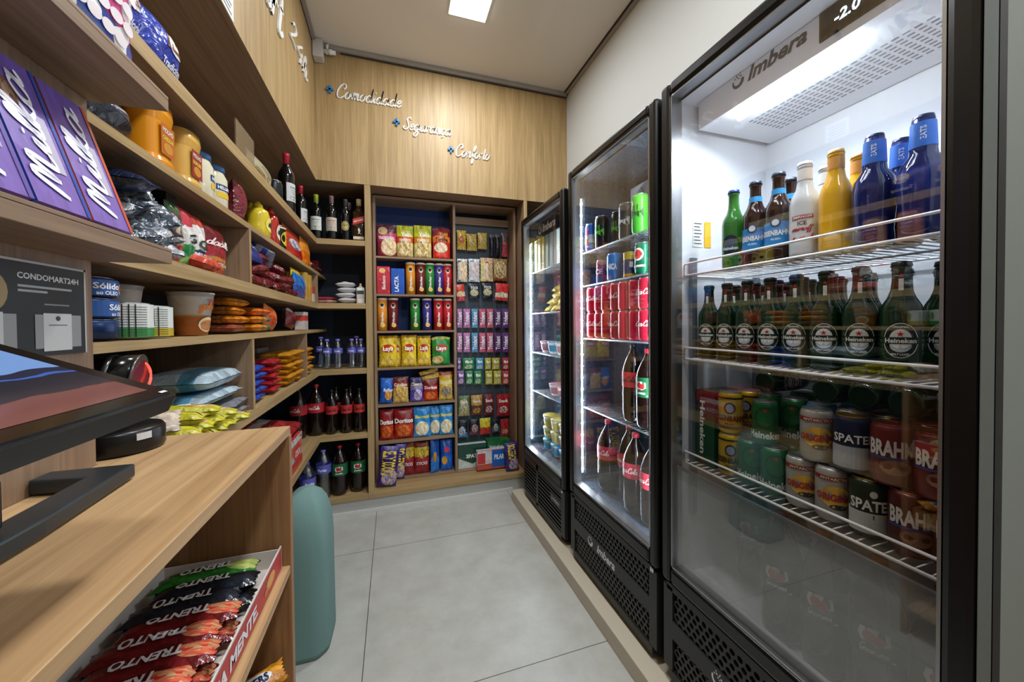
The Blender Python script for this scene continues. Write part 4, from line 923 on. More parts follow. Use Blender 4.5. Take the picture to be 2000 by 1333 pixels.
hang(915, 938, 506, 551, pm('cre2', [(0, 'c8c4c4'), (.9, 'd8dce0')], (.7, .5, .3, .35, 'd0b8a8', 'c8c0c8')), 'cream pack with a bright blue stripe hanging in the second pegboard row', [('', -.2, .48, .9, .3, '2888c8', 'band')])
hang(938, 964, 504, 550, pm('cre3', [(0, 'd0c090'), (.85, 'c8a888')], (.8, .45, .2, .35, 'c8b088', 'b08858')), 'cream pack with yellow and red stripes hanging in the second pegboard row', [('', -.3, .42, .84, .24, 'c8c030', 'band'), ('', 0.02, .42, .84, .26, 'c03840', 'band'), ('AMENDOIM', .02, .42, .08, .7, 'f0e0e0', 'v')])
hang(963, 992, 506, 549, pm('nuts', [(0, '804020'), (.15, '8c7040')], (.5, .5, .45, .4, 'd8c090', '786040')), 'brown pack of nuts at the right of the second pegboard row')
RC = pm('redcr', [(0, 'b02c2c'), (.3, 'd8c0a8'), (.55, 'c04030')], (.5, .45, .3, .16, 'e8d0a0', 'c89868')); BK2 = pm('yoob', [(0, '181c28'), (.15, '20242c')], (.5, .4, .4, .22, 'e0d8a8', '888068'))
hang(893, 911, 556, 589, RC, 'red and cream pack tilted at the left of the third pegboard row', roll=-.12)
hang(915, 938, 554, 584, BK2, 'black pack with white lettering in the third pegboard row, left of its twin', [('YOCK', 0, .72, .16, .7, 'e0e4e8')])
hang(941, 964, 553, 583, BK2, 'black pack with white lettering in the third pegboard row, right of its twin', [('YOCK', 0, .72, .16, .7, 'e0e4e8')])
hang(966, 993, 554, 588, pm('redk', [(0, 'c04038'), (.2, 'd8d0c8'), (.45, 'c03030')], (.55, .35, .3, .16, 'c8b080', 'e0d8c0')), 'red and white pack at the right of the third pegboard row', roll=.06)
row = [('pink', 'b06898', 893, 903), ('pink', 'b46c9c', 905, 919), ('blue', '4890b8', 921, 934), ('coral', 'c05068', 936, 949), ('coral', 'c8586c', 951, 964), ('purple', '5c3070', 966, 979), ('purple', '643478', 981, 994)]
for ri, (vt, vb, rn) in enumerate(((604, 641, 'upper'), (651, 689, 'lower'))):
    cnt = {}
    for c, hxx, a, b_ in row:
        cnt[c] = cnt.get(c, 0) + 1; od = {'blue': 'only'}.get(c) or ('left', 'right')[cnt[c] - 1]
        hang(a, b_, vt, vb, pm('bar' + hxx, [(0, hxx), (.9, hxx)], None, ('e0b8d0' if c != 'purple' else '8860a0', .3), crinkle=.2), '%s %s slim bar pack in the %s row of bars on the pegboard' % (od, c, rn), [('Trident', 0, .5, .22, .7, 'e8e0f0', 'v')], .016, 'slim bar packs hanging on the pegboard')
g4 = [('purple', '6c4488', 893, 901), ('green', '2c7c44', 903, 928), ('blue', '4090b8', 929, 945), ('yellow', 'a8a030', 947, 960), ('yellow', 'b0a434', 961, 977), ('red', 'a03038', 981, 995)]
g5 = [('purple', '744c90', 893, 908), ('green', '2c7c50', 909, 925), ('green', '30804c', 926, 942), ('yellow', 'b0a834', 948, 963), ('yellow', 'b8ac38', 964, 980), ('red', 'b03c3c', 981, 995)]
for lst, vt, vb, rn in ((g4, 700, 723, 'upper'), (g5, 725, 752, 'lower')):
    cnt = {}; tot = {}
    for c, *_ in lst: tot[c] = tot.get(c, 0) + 1
    for c, hxx, a, b_ in lst:
        cnt[c] = cnt.get(c, 0) + 1; od = '' if tot[c] == 1 else ('left ', 'right ')[cnt[c] - 1]
        hang(a, b_, vt, vb, pm('sw' + hxx, [(0, hxx), (.3, hxx)], (.5, .25, .35, .18, 'e0d8c0', hxx)), '%s%s square sweet pack in the %s row of sweet packs on the pegboard' % (od, c, rn), [('fini', 0, .7, .22, .6, 'f0f0e8')], .018, 'square sweet packs hanging on the pegboard')
for a, b_, t, q, key, bs, fd, l in ((895, 918, 774, 814, 'crg', [(0, '988c60'), (.5, '5c6c40')], (.5, .5, .4, .35, 'd8d0a8', '606838'), 'green and cream pack'), (920, 943, 773, 812, 'gdp', [(0, '5c3420'), (.5, 'b08838')], (.5, .25, .35, .14, 'c89840', '604020'), 'gold pack'), (945, 966, 771, 812, 'drp', [(0, '5c1820'), (.5, '6c1c28')], (.5, .3, .35, .16, 'd8c8c0', '703030'), 'dark wine red pack'), (970, 997, 771, 814, 'rdp', [(0, '901c24'), (.5, '9c2028')], (.5, .32, .35, .16, 'e0d0c8', '903030'), 'bright red pack')):
    hang(a, b_, t, q, pm(key, bs, fd), l + ' in the row above the lowest pegboard packs', [('Snack', 0, .72, .14, .7, 'e8d8c8')])
for a, b_, t, q, key, bs, fd, l in ((895, 914, 822, 856, 'bkb', [(0, '4878a0'), (.3, '141824')], (.4, .4, .4, .25, 'd8d8e0', '303850'), 'black pack with pale blue foot'), (916, 936, 820, 852, 'bkp', [(0, '583038'), (.3, '141418')], (.6, .45, .35, .25, 'd8a8b0', '302830'), 'black pack with a pink pattern'), (937, 959, 818, 850, 'ylr', [(0, 'b03028'), (.45, 'c8b830')], None, 'yellow pack with a red foot'), (961, 977, 820, 846, 'wbp', [(0, '484c50'), (.5, '14161a')], (.5, .4, .3, .3, 'c8ccd0', '404448'), 'small black and white pack'), (978, 995, 820, 853, 'rdt', [(0, 'a03028'), (.5, '981c24')], (.5, .3, .35, .14, 'd8c0a0', 'a04038'), 'tall red pack')):
    hang(a, b_, t, q, pm(key, bs, fd), l + ' in the lowest row of the pegboard')
carton(Y, 2.80, 895, 950, 868, 904, pm('spt', [(0, 'c4c8c4'), (.45, '1c4438')], None, crinkle=0, wob=0), 'dark green and white beer carton on the floor of the pegboard bay', FB + .001, .10, [('', 0, .45, .28, 1, '1c4438', 'tri'), ('SPATEN', .08, .5, .15, .6, 'e8ece8')], cat='carton')
carton(Y, 2.80, 952, 996, 861, 893, pm('hkb', [(0, '1c5c34'), (.5, '1c6438')], None, ('3c8c50', .3), crinkle=0), 'green beer carton at the right of the pegboard bay', FB + .001, .10, [('', .38, .55, .5, .3, 'b83030', 'star'), ('Heineken', -.1, .75, .16, .6, 'e8ece8')], cat='carton')
carton(Y, 2.725, 932, 990, 880, 908, pm('brd', [(0, 'b85040'), (.3, 'c8c4c8')], None, crinkle=0), 'white, red and blue packet of biscuits lying before the green carton', .1352, .045, [('', .24, .55, .9, .5, '1c5cb0', 'band'), ('PILAR', .24, .62, .25, .34, 'e8ecf4'), ('', -.36, .6, .55, .26, 'b83838', 'band')], cat='packet', name='packet')
bag(Y, 2.63, 990, 1017, 868, 930, pm('chocob', None), 'purple patterned snack bag on the base board beside the far fridge', .126, .06, [('CHEETOS', -.02, .7, .25, .5, 'e8c840', 'v')], roll=-.08)
# ---------------------------------------------------------------- back corner compartments
YC = 2.66
def atb(kit, u, v, yc, z, label, group=None, sc=1, rz=0): p = aty(u, v, yc); return kit.put((p[0], yc, z), rz, label, group, scale=(sc, sc, sc) if sc != 1 else None)
atb(Kit(wine_bottle('a8b840', 'd0d4cc', None, 'RESERVADO', '506050')), 618, 430, 2.68, 1.8085, 'wine bottle with a lime green foil and white label on the top corner shelf', sc=.97)
kr = Kit(wine_bottle('8c6c6c', 'c8b8a8', None, 'CASILLERO', '6c4c40'))
atb(kr, 648, 430, 2.68, 1.8085, 'wine bottle with a bronze foil and beige label on the top corner shelf', sc=.97)
kr.put((-.283, 2.79, 1.8085), 0, 'wine bottle standing behind the beige label bottle', scale=(.97,) * 3)
atb(Kit(wine_bottle('404440', 'b8a468', True, 'CHOPP', '302818')), 675, 430, 2.68, 1.8085, 'dark bottle with a gold oval label on the top corner shelf', sc=.92)
atb(Kit(whisky), 701, 430, 2.68, 1.8085, 'whisky bottle with a slanted red label beside the upright', sc=.98)
kw = Kit(wine_bottle('b02838', 'c8c8c8', None, 'TINTO', '404040'))
for uu, X_, vb, l in ((560, -.500, 420, 'tall wine bottle with a red foil on the top left shelf, the nearer one'), (587, -.515, 450, 'wine bottle with a red foil on the top left shelf, the farther one')):
    p = atx(uu, 380, X_); kw.put((X_, p[1], 1.8085), PI / 2 - .3, l, 'red foil wine bottles on the left shelf', scale=(1, 1, 1) if uu == 560 else (.9, .9, .9))
wb = Kit(water_bottle(1, 1.02))
for i, uu in enumerate((639, 660, 687, 705)): atb(wb, uu, 700, 2.66, .9655, sc=.93, label='%s small water bottle with a violet cap from the left, middle corner shelf' % ORD[i], group='small water bottles in the corner')
atb(wb, 697, 700, 2.78, .9655, 'small water bottle with a violet cap standing behind the others')
atb(wb, 627, 700, 2.74, .9655, 'small water bottle half hidden by the orange wafer packs')
ck = Kit(soda_bottle('a82028', None, 'f0e8e8', 'b01c28', script='Coca-Cola')); ck0 = Kit(soda_bottle('b83030', None, '1c0c0c', '181818', script='Coca-Cola', s=.82))
atb(ck, 618, 800, 2.68, .5355, 'large cola bottle with a red label and white script, right of its twin', 'cola bottles in the corner', rz=-.3)
p = aty(588, 800, 2.70); ck.put((-.580, 2.63, .5355), -.45, 'large cola bottle with a red label and white script, in the very corner', 'cola bottles in the corner')
for i, uu in enumerate((648, 677, 702)): atb(ck0, uu, 800, 2.67, .5355, '%s slim zero cola bottle with black script from the left, corner shelf' % ORD[i], 'zero cola bottles in the corner', sc=.88)
for i, uu in enumerate((657, 685)): atb(ck0, uu, 800, 2.78, .5355, '%s cola bottle in the back row behind the zero cola bottles' % ('left', 'right')[i], sc=.88)
gu = Kit(soda_bottle('1c6038', None, 'f0f0ea', 'b02028', logo=True))
atb(gu, 664, 930, 2.68, .1255, 'green label soda bottle with red cap, left one on the lowest corner shelf', 'green label soda bottles in the corner', sc=.98)
atb(gu, 700, 930, 2.70, .1255, 'green label soda bottle with red cap, right one on the lowest corner shelf', 'green label soda bottles in the corner', sc=.98)
wl = Kit(water_bottle(1.45, 1.55))
atb(wl, 632, 930, 2.66, .1255, 'large clear water bottle with a violet cap on the lowest corner shelf')
wl.put((-.50, 2.45, .1255), .5, 'large clear water bottle on the lowest shelf, partly behind the counter')
# folded pads, lotion and packs on the third corner shelf
PAD = mat('white_pad_film', rgb(196, 196, 198), .35)
for i in range(4):
    b = pouch(.125 - .006 * (i == 0), .075, .038, PAD, (), 50 + i, nx=12, nz=8, crimp=False); o = b.build('pad_pack'); p = aty(678, 580, 2.69)
    o.rotation_euler = (-PI / 2, 0, .05 * (-1) ** i); o.location = (p[0] + (.006 * (-1) ** i), p[1] - .04, 1.3955 + .0215 + i * .0345)
    tag(o, '%s of the four stacked white pad packs on the third corner shelf' % ('bottommost', 'second from the bottom', 'third from the bottom', 'topmost')[i], 'pad pack', 'stacked white pad packs')
def lotion():
    o = thing('lotion_bottle', 'x', 'lotion bottle'); b = MB(); b.prism(rounded(-.026, .026, -.018, .018, .010, 4), lambda x, y, h: (x, y, h), 0, .105, WHITEP, True); b.build('body', o, bevel=.002)
    c = MB(); c.lathe([(.016, .1055), (.016, .112), (.007, .115), (.007, .133), (0, .134)], MATS['tube_lid'], 14); c.build('cap', o)
    m = MB(); f = lambda x, z: (x, -.0186, z); m.rect(-.022, .022, .06, .085, f, flat('3c4c40'), 1); m.rect(-.022, .022, .03, .057, f, flat('c8bcb8'), 1); m.build('label', o); return o
atb(Kit(lotion), 704.5, 580, 2.66, 1.3955, 'small white lotion bottle beside the stacked pads')
for i in range(2):
    o = pouch(.16, .09, .022, pm('flatpk%d' % i, [(0, 'b03848' if i else 'd0b0a8'), (.5, 'c03c50' if i else 'e0d8d4')], None), (), 60 + i, nx=12, nz=8).build('flat_packet'); o.rotation_euler = (-PI / 2, 0, .1 * i); o.location = (-.425, 2.66, 1.3955 + .012 + i * .020)
    tag(o, 'flat %s packet lying beside the stacked pads' % ('red upper' if i else 'white lower'), 'packet')
# ---------------------------------------------------------------- nearest fridge
RZ = -PI / 2
def inx(kit, u, Xc, z, label, group=None, v=450, y=None, sc=None, rz=RZ + .42): yy = y if y is not None else float(atx(u, v, Xc)[1]); return kit.put((Xc, yy, z), rz, label, group, scale=sc)
S1, S2, S3, S0 = 1.4065, 1.1365, .7985, .4235
kb = Kit(beer_bottle(BROWNG, '303848', eisen_label)); ki = Kit(beer_bottle(CLEARL, 'd8d8d8', ice_label, ICE)); ky = Kit(beer_bottle(YELL, 'd0a060', lambda o: band(o, .0145, .185, .212, 'e0a050', 'neck_label', lift=.0009), ICE)); kt = Kit(beer_bottle(BLUEG, '1c2c58', beats_label, BEATS))
inx(Kit(beer_bottle(BRIGHTG, '203878', green_label)), 1433, .96, S1, 'bright green beer bottle at the left of the top fridge shelf')
inx(kb, 0, .96, S1, y=.768, label= 'brown beer bottle with a sky blue label, beside the bright green bottle', group='brown beer bottles on the top fridge shelf')
inx(kb, 0, .96, S1, y=.704, label= 'brown beer bottle with a sky blue label, next to the clear bottle', group='brown beer bottles on the top fridge shelf')
inx(kb, 1545, 1.03, S1, 'brown beer bottle standing behind the others on the top fridge shelf', group='brown beer bottles on the top fridge shelf')
inx(ki, 0, .96, S1, y=.640, label='clear bottle with a red and white label on the top fridge shelf'); inx(ki, 0, 1.035, S1, y=.640, label='clear bottle with a white neck behind the yellow bottle')
inx(ky, 0, .96, S1, y=.574, label='yellow bottle with an orange neck on the top fridge shelf'); inx(ky, 0, 1.035, S1, y=.572, label='yellow bottle mostly hidden behind the first blue bottle')
inx(kt, 0, .96, S1, y=.504, label='deep blue bottle beside the yellow bottle', group='blue bottles on the top fridge shelf'); inx(kt, 0, 1.037, S1, y=.498, label='deep blue bottle in the back row between the front blue bottles', group='blue bottles on the top fridge shelf')
inx(kt, 0, .96, S1, y=.430, label='tallest looking deep blue bottle at the right of the top fridge shelf', group='blue bottles on the top fridge shelf'); inx(kt, 0, 1.037, S1, y=.418, label='deep blue bottle in the back row at the far right of the top fridge shelf', group='blue bottles on the top fridge shelf')
kh = Kit(beer_bottle(GREENG, '16241c', oval_label))
for r, (xc, dy) in enumerate(((.96, 0), (1.035, .03), (1.11, 0), (1.185, .03))):
    for i in range(8):
        y = .925 - .0665 * i - dy
        if y < .375: continue
        inx(kh, 0, xc, S2, '%s green beer bottle from the left, %s row, second fridge shelf' % (ORD[i], ('front', 'second', 'third', 'rearmost')[r]), 'green beer bottles on the second fridge shelf', y=y)
def orig_x(b, r, h):
    f = cyl(r, h / 2, .0014); b.rect(-r * 1.5, r * 1.5, h * .27, h * .35, f, flat('90282c'), 10); b.text('ANTARCTICA', 0, h * .31, h * .05, cyl(r, h / 2, .002), flat('e8d8b0'), w=r * 1.9)
    b.ell(0, -h * .02, r * .9, h * .2, f, flat('e0b040'), 18); b.text('ORIGINAL', 0, -h * .03, h * .12, cyl(r, h / 2, .0022), flat('a82c1c'), w=r * 2.4, bold=.04); b.ell(.004, -h * .2, r * .5, h * .05, cyl(r, h / 2, .0018), flat('34383c'), 10)
def bra_x(b, r, h):
    f = cyl(r, h / 2, .0014); b.text('BRAHMA', 0, h * .12, h * .24, cyl(r, h / 2, .0018), flat('d0ccc4'), w=r * 2.7, bold=.04); b.ell(0, -h * .18, r * .8, h * .12, f, flat('8c6048'), 16); b.rect(-r * 1.4, r * 1.4, -h * .06, -h * .02, f, flat('2c3c80'), 10)
def spa_x(b, r, h):
    f = cyl(r, h / 2, .0014); b.shape([(-r * 1.45, -h * .02), (r * 1.45, -h * .02), (r * 1.45, -h * .38), (-r * 1.45, -h * .38)], f, flat('c8ccc8')); b.rect(-r * 1.4, r * 1.4, -h * .4, -h * .05, f, flat('c4c8c4'), 12); b.shape([(-r, -h * .04), (r, -h * .04), (0, -h * .15)], cyl(r, h / 2, .0018), flat('2a3424')); b.text('SPATEN', 0, h * .08, h * .17, cyl(r, h / 2, .0018), flat('e4e6e0'), w=r * 2.5, bold=.03); b.ell(0, h * .27, r * .2, h * .06, f, flat('d8dcd4'), 10)
def spb_x(b, r, h): b.rect(-r * 1.45, r * 1.45, -h * .4, -h * .02, cyl(r, h / 2, .0014), flat('a4aeb8'), 12); b.text('SPATEN', 0, h * .12, h * .14, cyl(r, h / 2, .0018), flat('e4e6e0'), w=r * 2.5)
def eis_x(b, r, h):
    f = cyl(r, h / 2, .0014); b.rect(-r * 1.5, r * 1.5, h * .34, h * .38, f, flat('1c2018'), 10); b.rect(-r * 1.5, r * 1.5, -h * .38, -h * .31, f, flat('1c2018'), 10); b.ell(0, h * .12, r * .48, h * .14, f, flat('242c38')); b.ell(0, h * .12, r * .34, h * .10, cyl(r, h / 2, .0018), flat('8c98b0')); b.text('EISENBAHN', 0, -h * .12, h * .13, cyl(r, h / 2, .0018), flat('1c1c18'), w=r * 2.6, bold=.03); b.text('PILSEN', 0, -h * .26, h * .05, f, flat('1c1c18'))
def hei_x(b, r, h):
    f = cyl(r, h / 2, .0014); b.ell(0, h * .14, r * .8, h * .24, f, flat('0e3a1c'), 20); b.ell(0, h * .14, r * .7, h * .21, cyl(r, h / 2, .0017), flat('145c28'), 20); b.text('Heineken', 0, -h * .26, h * .16, cyl(r, h / 2, .0018), flat('dce4dc'), w=r * 2.8, bold=.03); b.star(0, h * .3, r * .18, cyl(r, h / 2, .002), flat('b83028'))
GOLDT = mat('gold_can_lid', rgb(176, 140, 60), .3, .9); REDT = mat('copper_can_lid', rgb(170, 80, 40), .3, .9)
K = {'yellow': Kit(can('c8a820', extra=eis_x, name='beer_can', cat='beer can', r=.0318)), 'green': Kit(can('186030', extra=hei_x, name='beer_can', cat='beer can', r=.0318)), 'silver': Kit(can('b4b4ac', extra=orig_x, name='beer_can', cat='beer can', r=.0318)),
     'brown': Kit(can('501c14', extra=bra_x, name='beer_can', cat='beer can', r=.0318, top=REDT)), 'dark': Kit(can('2a3424', extra=spa_x, name='beer_can', cat='beer can', r=.0318, top=GOLDT)), 'navy': Kit(can('142040', extra=spb_x, name='beer_can', cat='beer can', r=.0318, top=GOLDT)), 'blue': Kit(can('3080a8', name='beer_can', cat='beer can', r=.0318, bands=[(.2, .35, '80b0c8')])), 'redbrown': Kit(can('6c2018', extra=bra_x, name='beer_can', cat='beer can', r=.0318, top=REDT))}
desc = {'yellow': 'yellow beer can with a black rim stripe', 'green': 'green beer can with white lettering', 'silver': 'silver beer can with a red band', 'brown': 'dark brown beer can with big pale letters', 'dark': 'black and white beer can', 'navy': 'navy and grey beer can with a gold lid', 'blue': 'light blue beer can', 'redbrown': 'red brown beer can with big pale letters'}
FRONT = [('yellow', .842), ('green', .775), ('green', .708), ('silver', .641), ('silver', .574), ('dark', .507), ('brown', .440), ('brown', .375)]
UP = [('yellow', .842), ('green', .735), ('silver', .608), ('navy', .537), ('redbrown', .470), ('redbrown', .402)]
BK = ['yellow', 'green', 'green', 'blue', 'silver', 'dark', 'brown', 'brown']
cnt = {}
for c, y in FRONT: cnt[c] = cnt.get(c, 0) + 1; inx(K[c], 0, .955, S3, rz=RZ + .72, label='%s, %s such in the lower front layer' % (desc[c], ORD[cnt[c] - 1]), group='cans stacked on the third fridge shelf', y=y)
cnt = {}
for c, y in UP: cnt[c] = cnt.get(c, 0) + 1; inx(K[c], 0, .955, S3 + .1235, rz=RZ + .66, label='%s, %s such in the upper front layer' % (desc[c], ORD[cnt[c] - 1]), group='cans stacked on the third fridge shelf', y=y, sc=(.94, .94, .94) if c in ('green',) else None)
for L in (0, 1):
    for r, xc in enumerate((1.028, 1.16)):
        for i, c in enumerate(BK):
            y = .842 - .0665 * i
            if r == 1 and i in (0, 2, 7): continue
            inx(K[c], 0, xc, S3 + L * .1235, '%s, %s from left, %s layer, %s row' % (desc[c], ORD[i], ('lower', 'upper')[L], ('second', 'rearmost')[r]), 'cans stacked on the third fridge shelf', y=y)
for i, y in enumerate((.775, .620, .545, .472, .400)):
    o = dup(kh.o, (1.0, y, S3 + .247 + .033), 0, 'green bottle lying on its side on the stacked cans, %s from left' % ORD[i], 'bottles lying on the stacked cans'); o.rotation_euler = (0, PI / 2, 0)
carton(X, .935, 1367, 1410, 765, 915, pm('hbx', [(0, '14482c'), (.7, '30303c'), (.85, '802c34')], None, crinkle=0), 'green and dark carton with white vertical lettering on the third fridge shelf', S3, .12, [('Heineken', -.12, .5, .26, .72, 'e4e8e4', 'vd'), ('', -.12, .07, .35, .35, 'b02828', 'star')], cat='carton', ww=.072, hh=.235).location.y = .917
def f3_guarana(): return soda_bottle('244c3c', None, 'c8d0cc', '801c20', logo=True, s=.92)()
kg = Kit(f3_guarana)
for i, (xc, y) in enumerate(((.965, .695), (.965, .595), (.965, .495), (.965, .395), (1.09, .875), (1.09, .76))):
    kg.put((xc, y, S0), RZ + .35, 'green label soda bottle on the nearest fridge floor, %s' % ('leftmost of the front row', 'second of the front row', 'third of the front row', 'rightmost of the front row', 'at the back left', 'at the back, right of its twin')[i], 'green label soda bottles on the fridge floor')
kp = None
def flatpack(col): return pm('vac' + col, [(0, col), (.5, col)], None, crinkle=.6)
for i, (y, col) in enumerate(((.56, '909498'), (.48, 'b09848'), (.42, 'b8a050'))): pass
# ---------------------------------------------------------------- middle fridge
def mx(kit, y, xc, z, label, group=None, sc=None, rz=RZ + .25): return kit.put((xc, y, z), rz, label, group, scale=sc)
M1, M2, M3, M4, M0 = 1.6015, 1.4385, 1.1795, .8365, .4635
mon = lambda col, tc: Kit(can(col, 'M', tc, r=.033, h=.155, extra=lambda b, r, h: [b.shape([(-.012 + k * .012 - .003, .03), (-.012 + k * .012 + .003, .034), (-.012 + k * .012 + .001, -.02 - .008 * (k == 0))], cyl(r, h * .5, .0016), flat(tc)) for k in range(3)]))
mx(Kit(can('2858a8', 'Red Bull', 'c82030', r=.027, h=.135, bands=[(.3, .6, 'b0b8c8')], vert=.02)), 1.615, .935, M1, 'slim blue and silver can, leftmost on the top middle fridge shelf')
kmo = mon('101410', '58b030'); mx(kmo, 1.545, .955, M1, 'black tall can with a green mark, left on the top middle fridge shelf'); mx(kmo, 1.46, .99, M1, 'black tall can with a green mark, farther inside the middle fridge')
mx(Kit(can('3c4044', 'M', 'c0c4c8', r=.033, h=.155)), 1.35, .955, M1, 'dark grey tall energy can in the middle of the top shelf')
mx(mon('50b038', '204818'), 1.24, .94, M1, 'bright green tall energy can on the top shelf of the middle fridge')
mx(Kit(can('98506c', 'ICE', 'e8d0d8', r=.027, h=.13, bands=[(0.05, .3, '505068')])), 1.545, .95, M2, 'slim pink and grey can on the second shelf of the middle fridge', sc=(.85,) * 3)
mx(Kit(can('1878c8', 'TONICA', 'e0e8f0')), 1.435, .95, M2, 'bright blue can on the second shelf of the middle fridge')
mx(Kit(can('a05030', 'CHA', 'e8d0b0', r=.027)), 1.375, .99, M2, 'copper coloured can behind the bright blue can', sc=(.9,) * 3)
mx(Kit(can('283c70', 'N', 'e8e8f0', bands=[(.7, .98, 'c8b030'), (.05, .15, 'c8a028')])), 1.325, .955, M2, 'navy can with a yellow top marked with a white N', sc=(.88,) * 3)
mx(Kit(can('1c4898', 'PEPSI', 'd0d8f0')), 1.262, .975, M2, 'royal blue can next to the navy and yellow can', sc=(.95,) * 3)
def gcan(b, r, h): b.ell(0, h * .12, r * .75, h * .2, cyl(r, h / 2, .0015), flat('e0dcd0')); b.ell(0, h * .12, r * .5, h * .15, cyl(r, h / 2, .0019), flat('b03030')); b.script('Guarana', 0, -h * .28, h * .06, cyl(r, h / 2, .0015), flat('e8e8e0'), w=r * 1.9, wt=.34)
mx(Kit(can('146848', extra=gcan)), 1.215, .935, M2, 'green can with a red fruit mark on the second shelf of the middle fridge')
kc = Kit(can('b82038', script='Coca-Cola')); 
for L in (0, 1):
    for i in range(8): kc.put((.945 + .004 * (i % 2), 1.612 - .0675 * i, M3 + L * .1235), RZ + (.1, .5, 2.2, .3, 2.6, 2.0, .4, 0)[i], '%s red cola can from the left, %s layer, middle fridge' % (ORD[i], ('lower', 'upper')[L]), 'cola cans stacked two high in the middle fridge')
    for i in range(4): kc.put((1.015, 1.58 - .0675 * i, M3 + L * .1235), RZ, 'red cola can behind the front row, %s layer, %s from the left' % (('lower', 'upper')[L], ORD[i]), 'cola cans stacked two high in the middle fridge')
k2 = Kit(soda_bottle('d03038', None, '30101c', '181818', script='Coca-Cola')); k3 = Kit(soda_bottle('c83044', None, 'f4ecec', 'b83040', script='Coca-Cola', fluid=COLA))
mx(k2, 1.40, 1.02, M4, 'zero cola bottle in the middle fridge, the farther one', sc=(.86, .86, .96)); mx(k2, 1.30, .95, M4, 'zero cola bottle in the middle fridge, the nearer one', sc=(.9, .9, 1.0))
mx(Kit(soda_bottle('1c6038', None, 'f0f0ea', 'b02028', logo=True)), 1.195, .94, M4, 'green label soda bottle beside the zero cola bottles in the middle fridge', sc=(.9, .9, .95))
for i, (y, xc) in enumerate(((1.515, .965), (1.40, 1.00), (1.295, .955), (1.185, .955))): mx(k3, y, xc, M0, 'large cola bottle on the floor of the middle fridge, %s from the left' % ORD[i], 'cola bottles on the floor of the middle fridge')
# ---------------------------------------------------------------- far fridge
A1, A2, A3, A4, A0 = 1.5965, 1.3235, 1.0615, .8015, .4265
for i in range(6):
    c = ('b8b048', 'a8a848', 'c0a840', 'a0b0a0', 'b0b8b8', 'b4bcb4')[i]; b = MB(); b.box(-.022, .022, -.05, .05, 0, .255, pm('sc' + c, [(0, c), (.8, c)], None, ('e0d8a0', .3), crinkle=0)); o = b.build('carton', bevel=.001)
    o.location = (.965, 2.30 - .062 * i, A1); o.rotation_euler = (0, 0, RZ); tag(o, '%s upright carton from the left on the top shelf of the far fridge' % ORD[i], 'carton', 'upright cartons in the far fridge')
rn = random.Random(3); YB_ = pm('ybites', [(0, 'c8b040'), (.5, 'e0d070')], (.5, .5, .3, .2, 'a86830', 'e8e0a0'), crinkle=.6)
n = 0
for lv in range(4):
    for k in range(6 - lv):
        y = 2.26 - .072 * k - .03 * lv; z = A2 + .032 + .040 * lv
        b = pouch(.085, .075, .030, YB_, (), 80 + n, nx=8, nz=8); o = b.build('snack_bag'); o.location = (.985 + rn.uniform(-.02, .02), y, z - .018)
        o.rotation_euler = (Matrix.Rotation(RZ + rn.uniform(-.5, .5), 3, 'Z') @ Matrix.Rotation(rn.uniform(-.5, .5), 3, 'Y') @ Matrix.Rotation(-1.0, 3, 'X')).to_euler(); n += 1
        tag(o, 'yellow snack pack in the far fridge heap, %s level, %s from left' % (ORD[lv], ORD[k]), 'snack bag', 'heap of small yellow packs')
def bowl(col, lidc, r=.055, h=.07):
    def mk():
        o = thing('dessert_pot', 'x', 'pot'); b = MB(); b.lathe([(r * .7, 0), (r * .75, .003), (r, h * .9), (r * 1.04, h * .92), (r * 1.04, h)], mat('pot_' + col, hx(col), .4), 22); b.build('body', o)
        c = MB(); c.lathe([(r * 1.05, h), (r * 1.05, h + .004), (0, h + .006)], mat('potlid_' + lidc, hx(lidc), .4), 22); c.build('lid', o)
        band(o, r * .86, h * .2, h * .75, lidc, r2=r * .97); return o
    return mk
kpw = Kit(bowl('c8d0d8', '3890b0')); kpy = Kit(bowl('c8c8b8', 'b8a848')); kpp = Kit(bowl('c8b8b8', 'a06878'))
for i, y in enumerate((2.24, 2.12, 2.0, 1.88)): (kpp, kpw)[i % 2].put((.98, y, A3), RZ, 'lidded dessert pot on the third shelf of the far fridge, %s from the left' % ORD[i], 'dessert pots on the third shelf')
for i, y in enumerate((2.10, 1.98, 1.86)): kpp.put((.98, y, A4), RZ, 'pinkish dessert pot on the fourth shelf of the far fridge, %s from the left' % ORD[i], 'dessert pots on the fourth shelf')
for i, y in enumerate((2.20, 2.08, 1.96, 1.84)):
    for L in range(3): (kpy if L else kpw).put((.98, y, A0 + L * .0775), RZ, '%s pot of the %s stack on the far fridge floor' % (('bottom', 'middle', 'top')[L], ORD[i]), 'stacked pots on the floor of the far fridge')
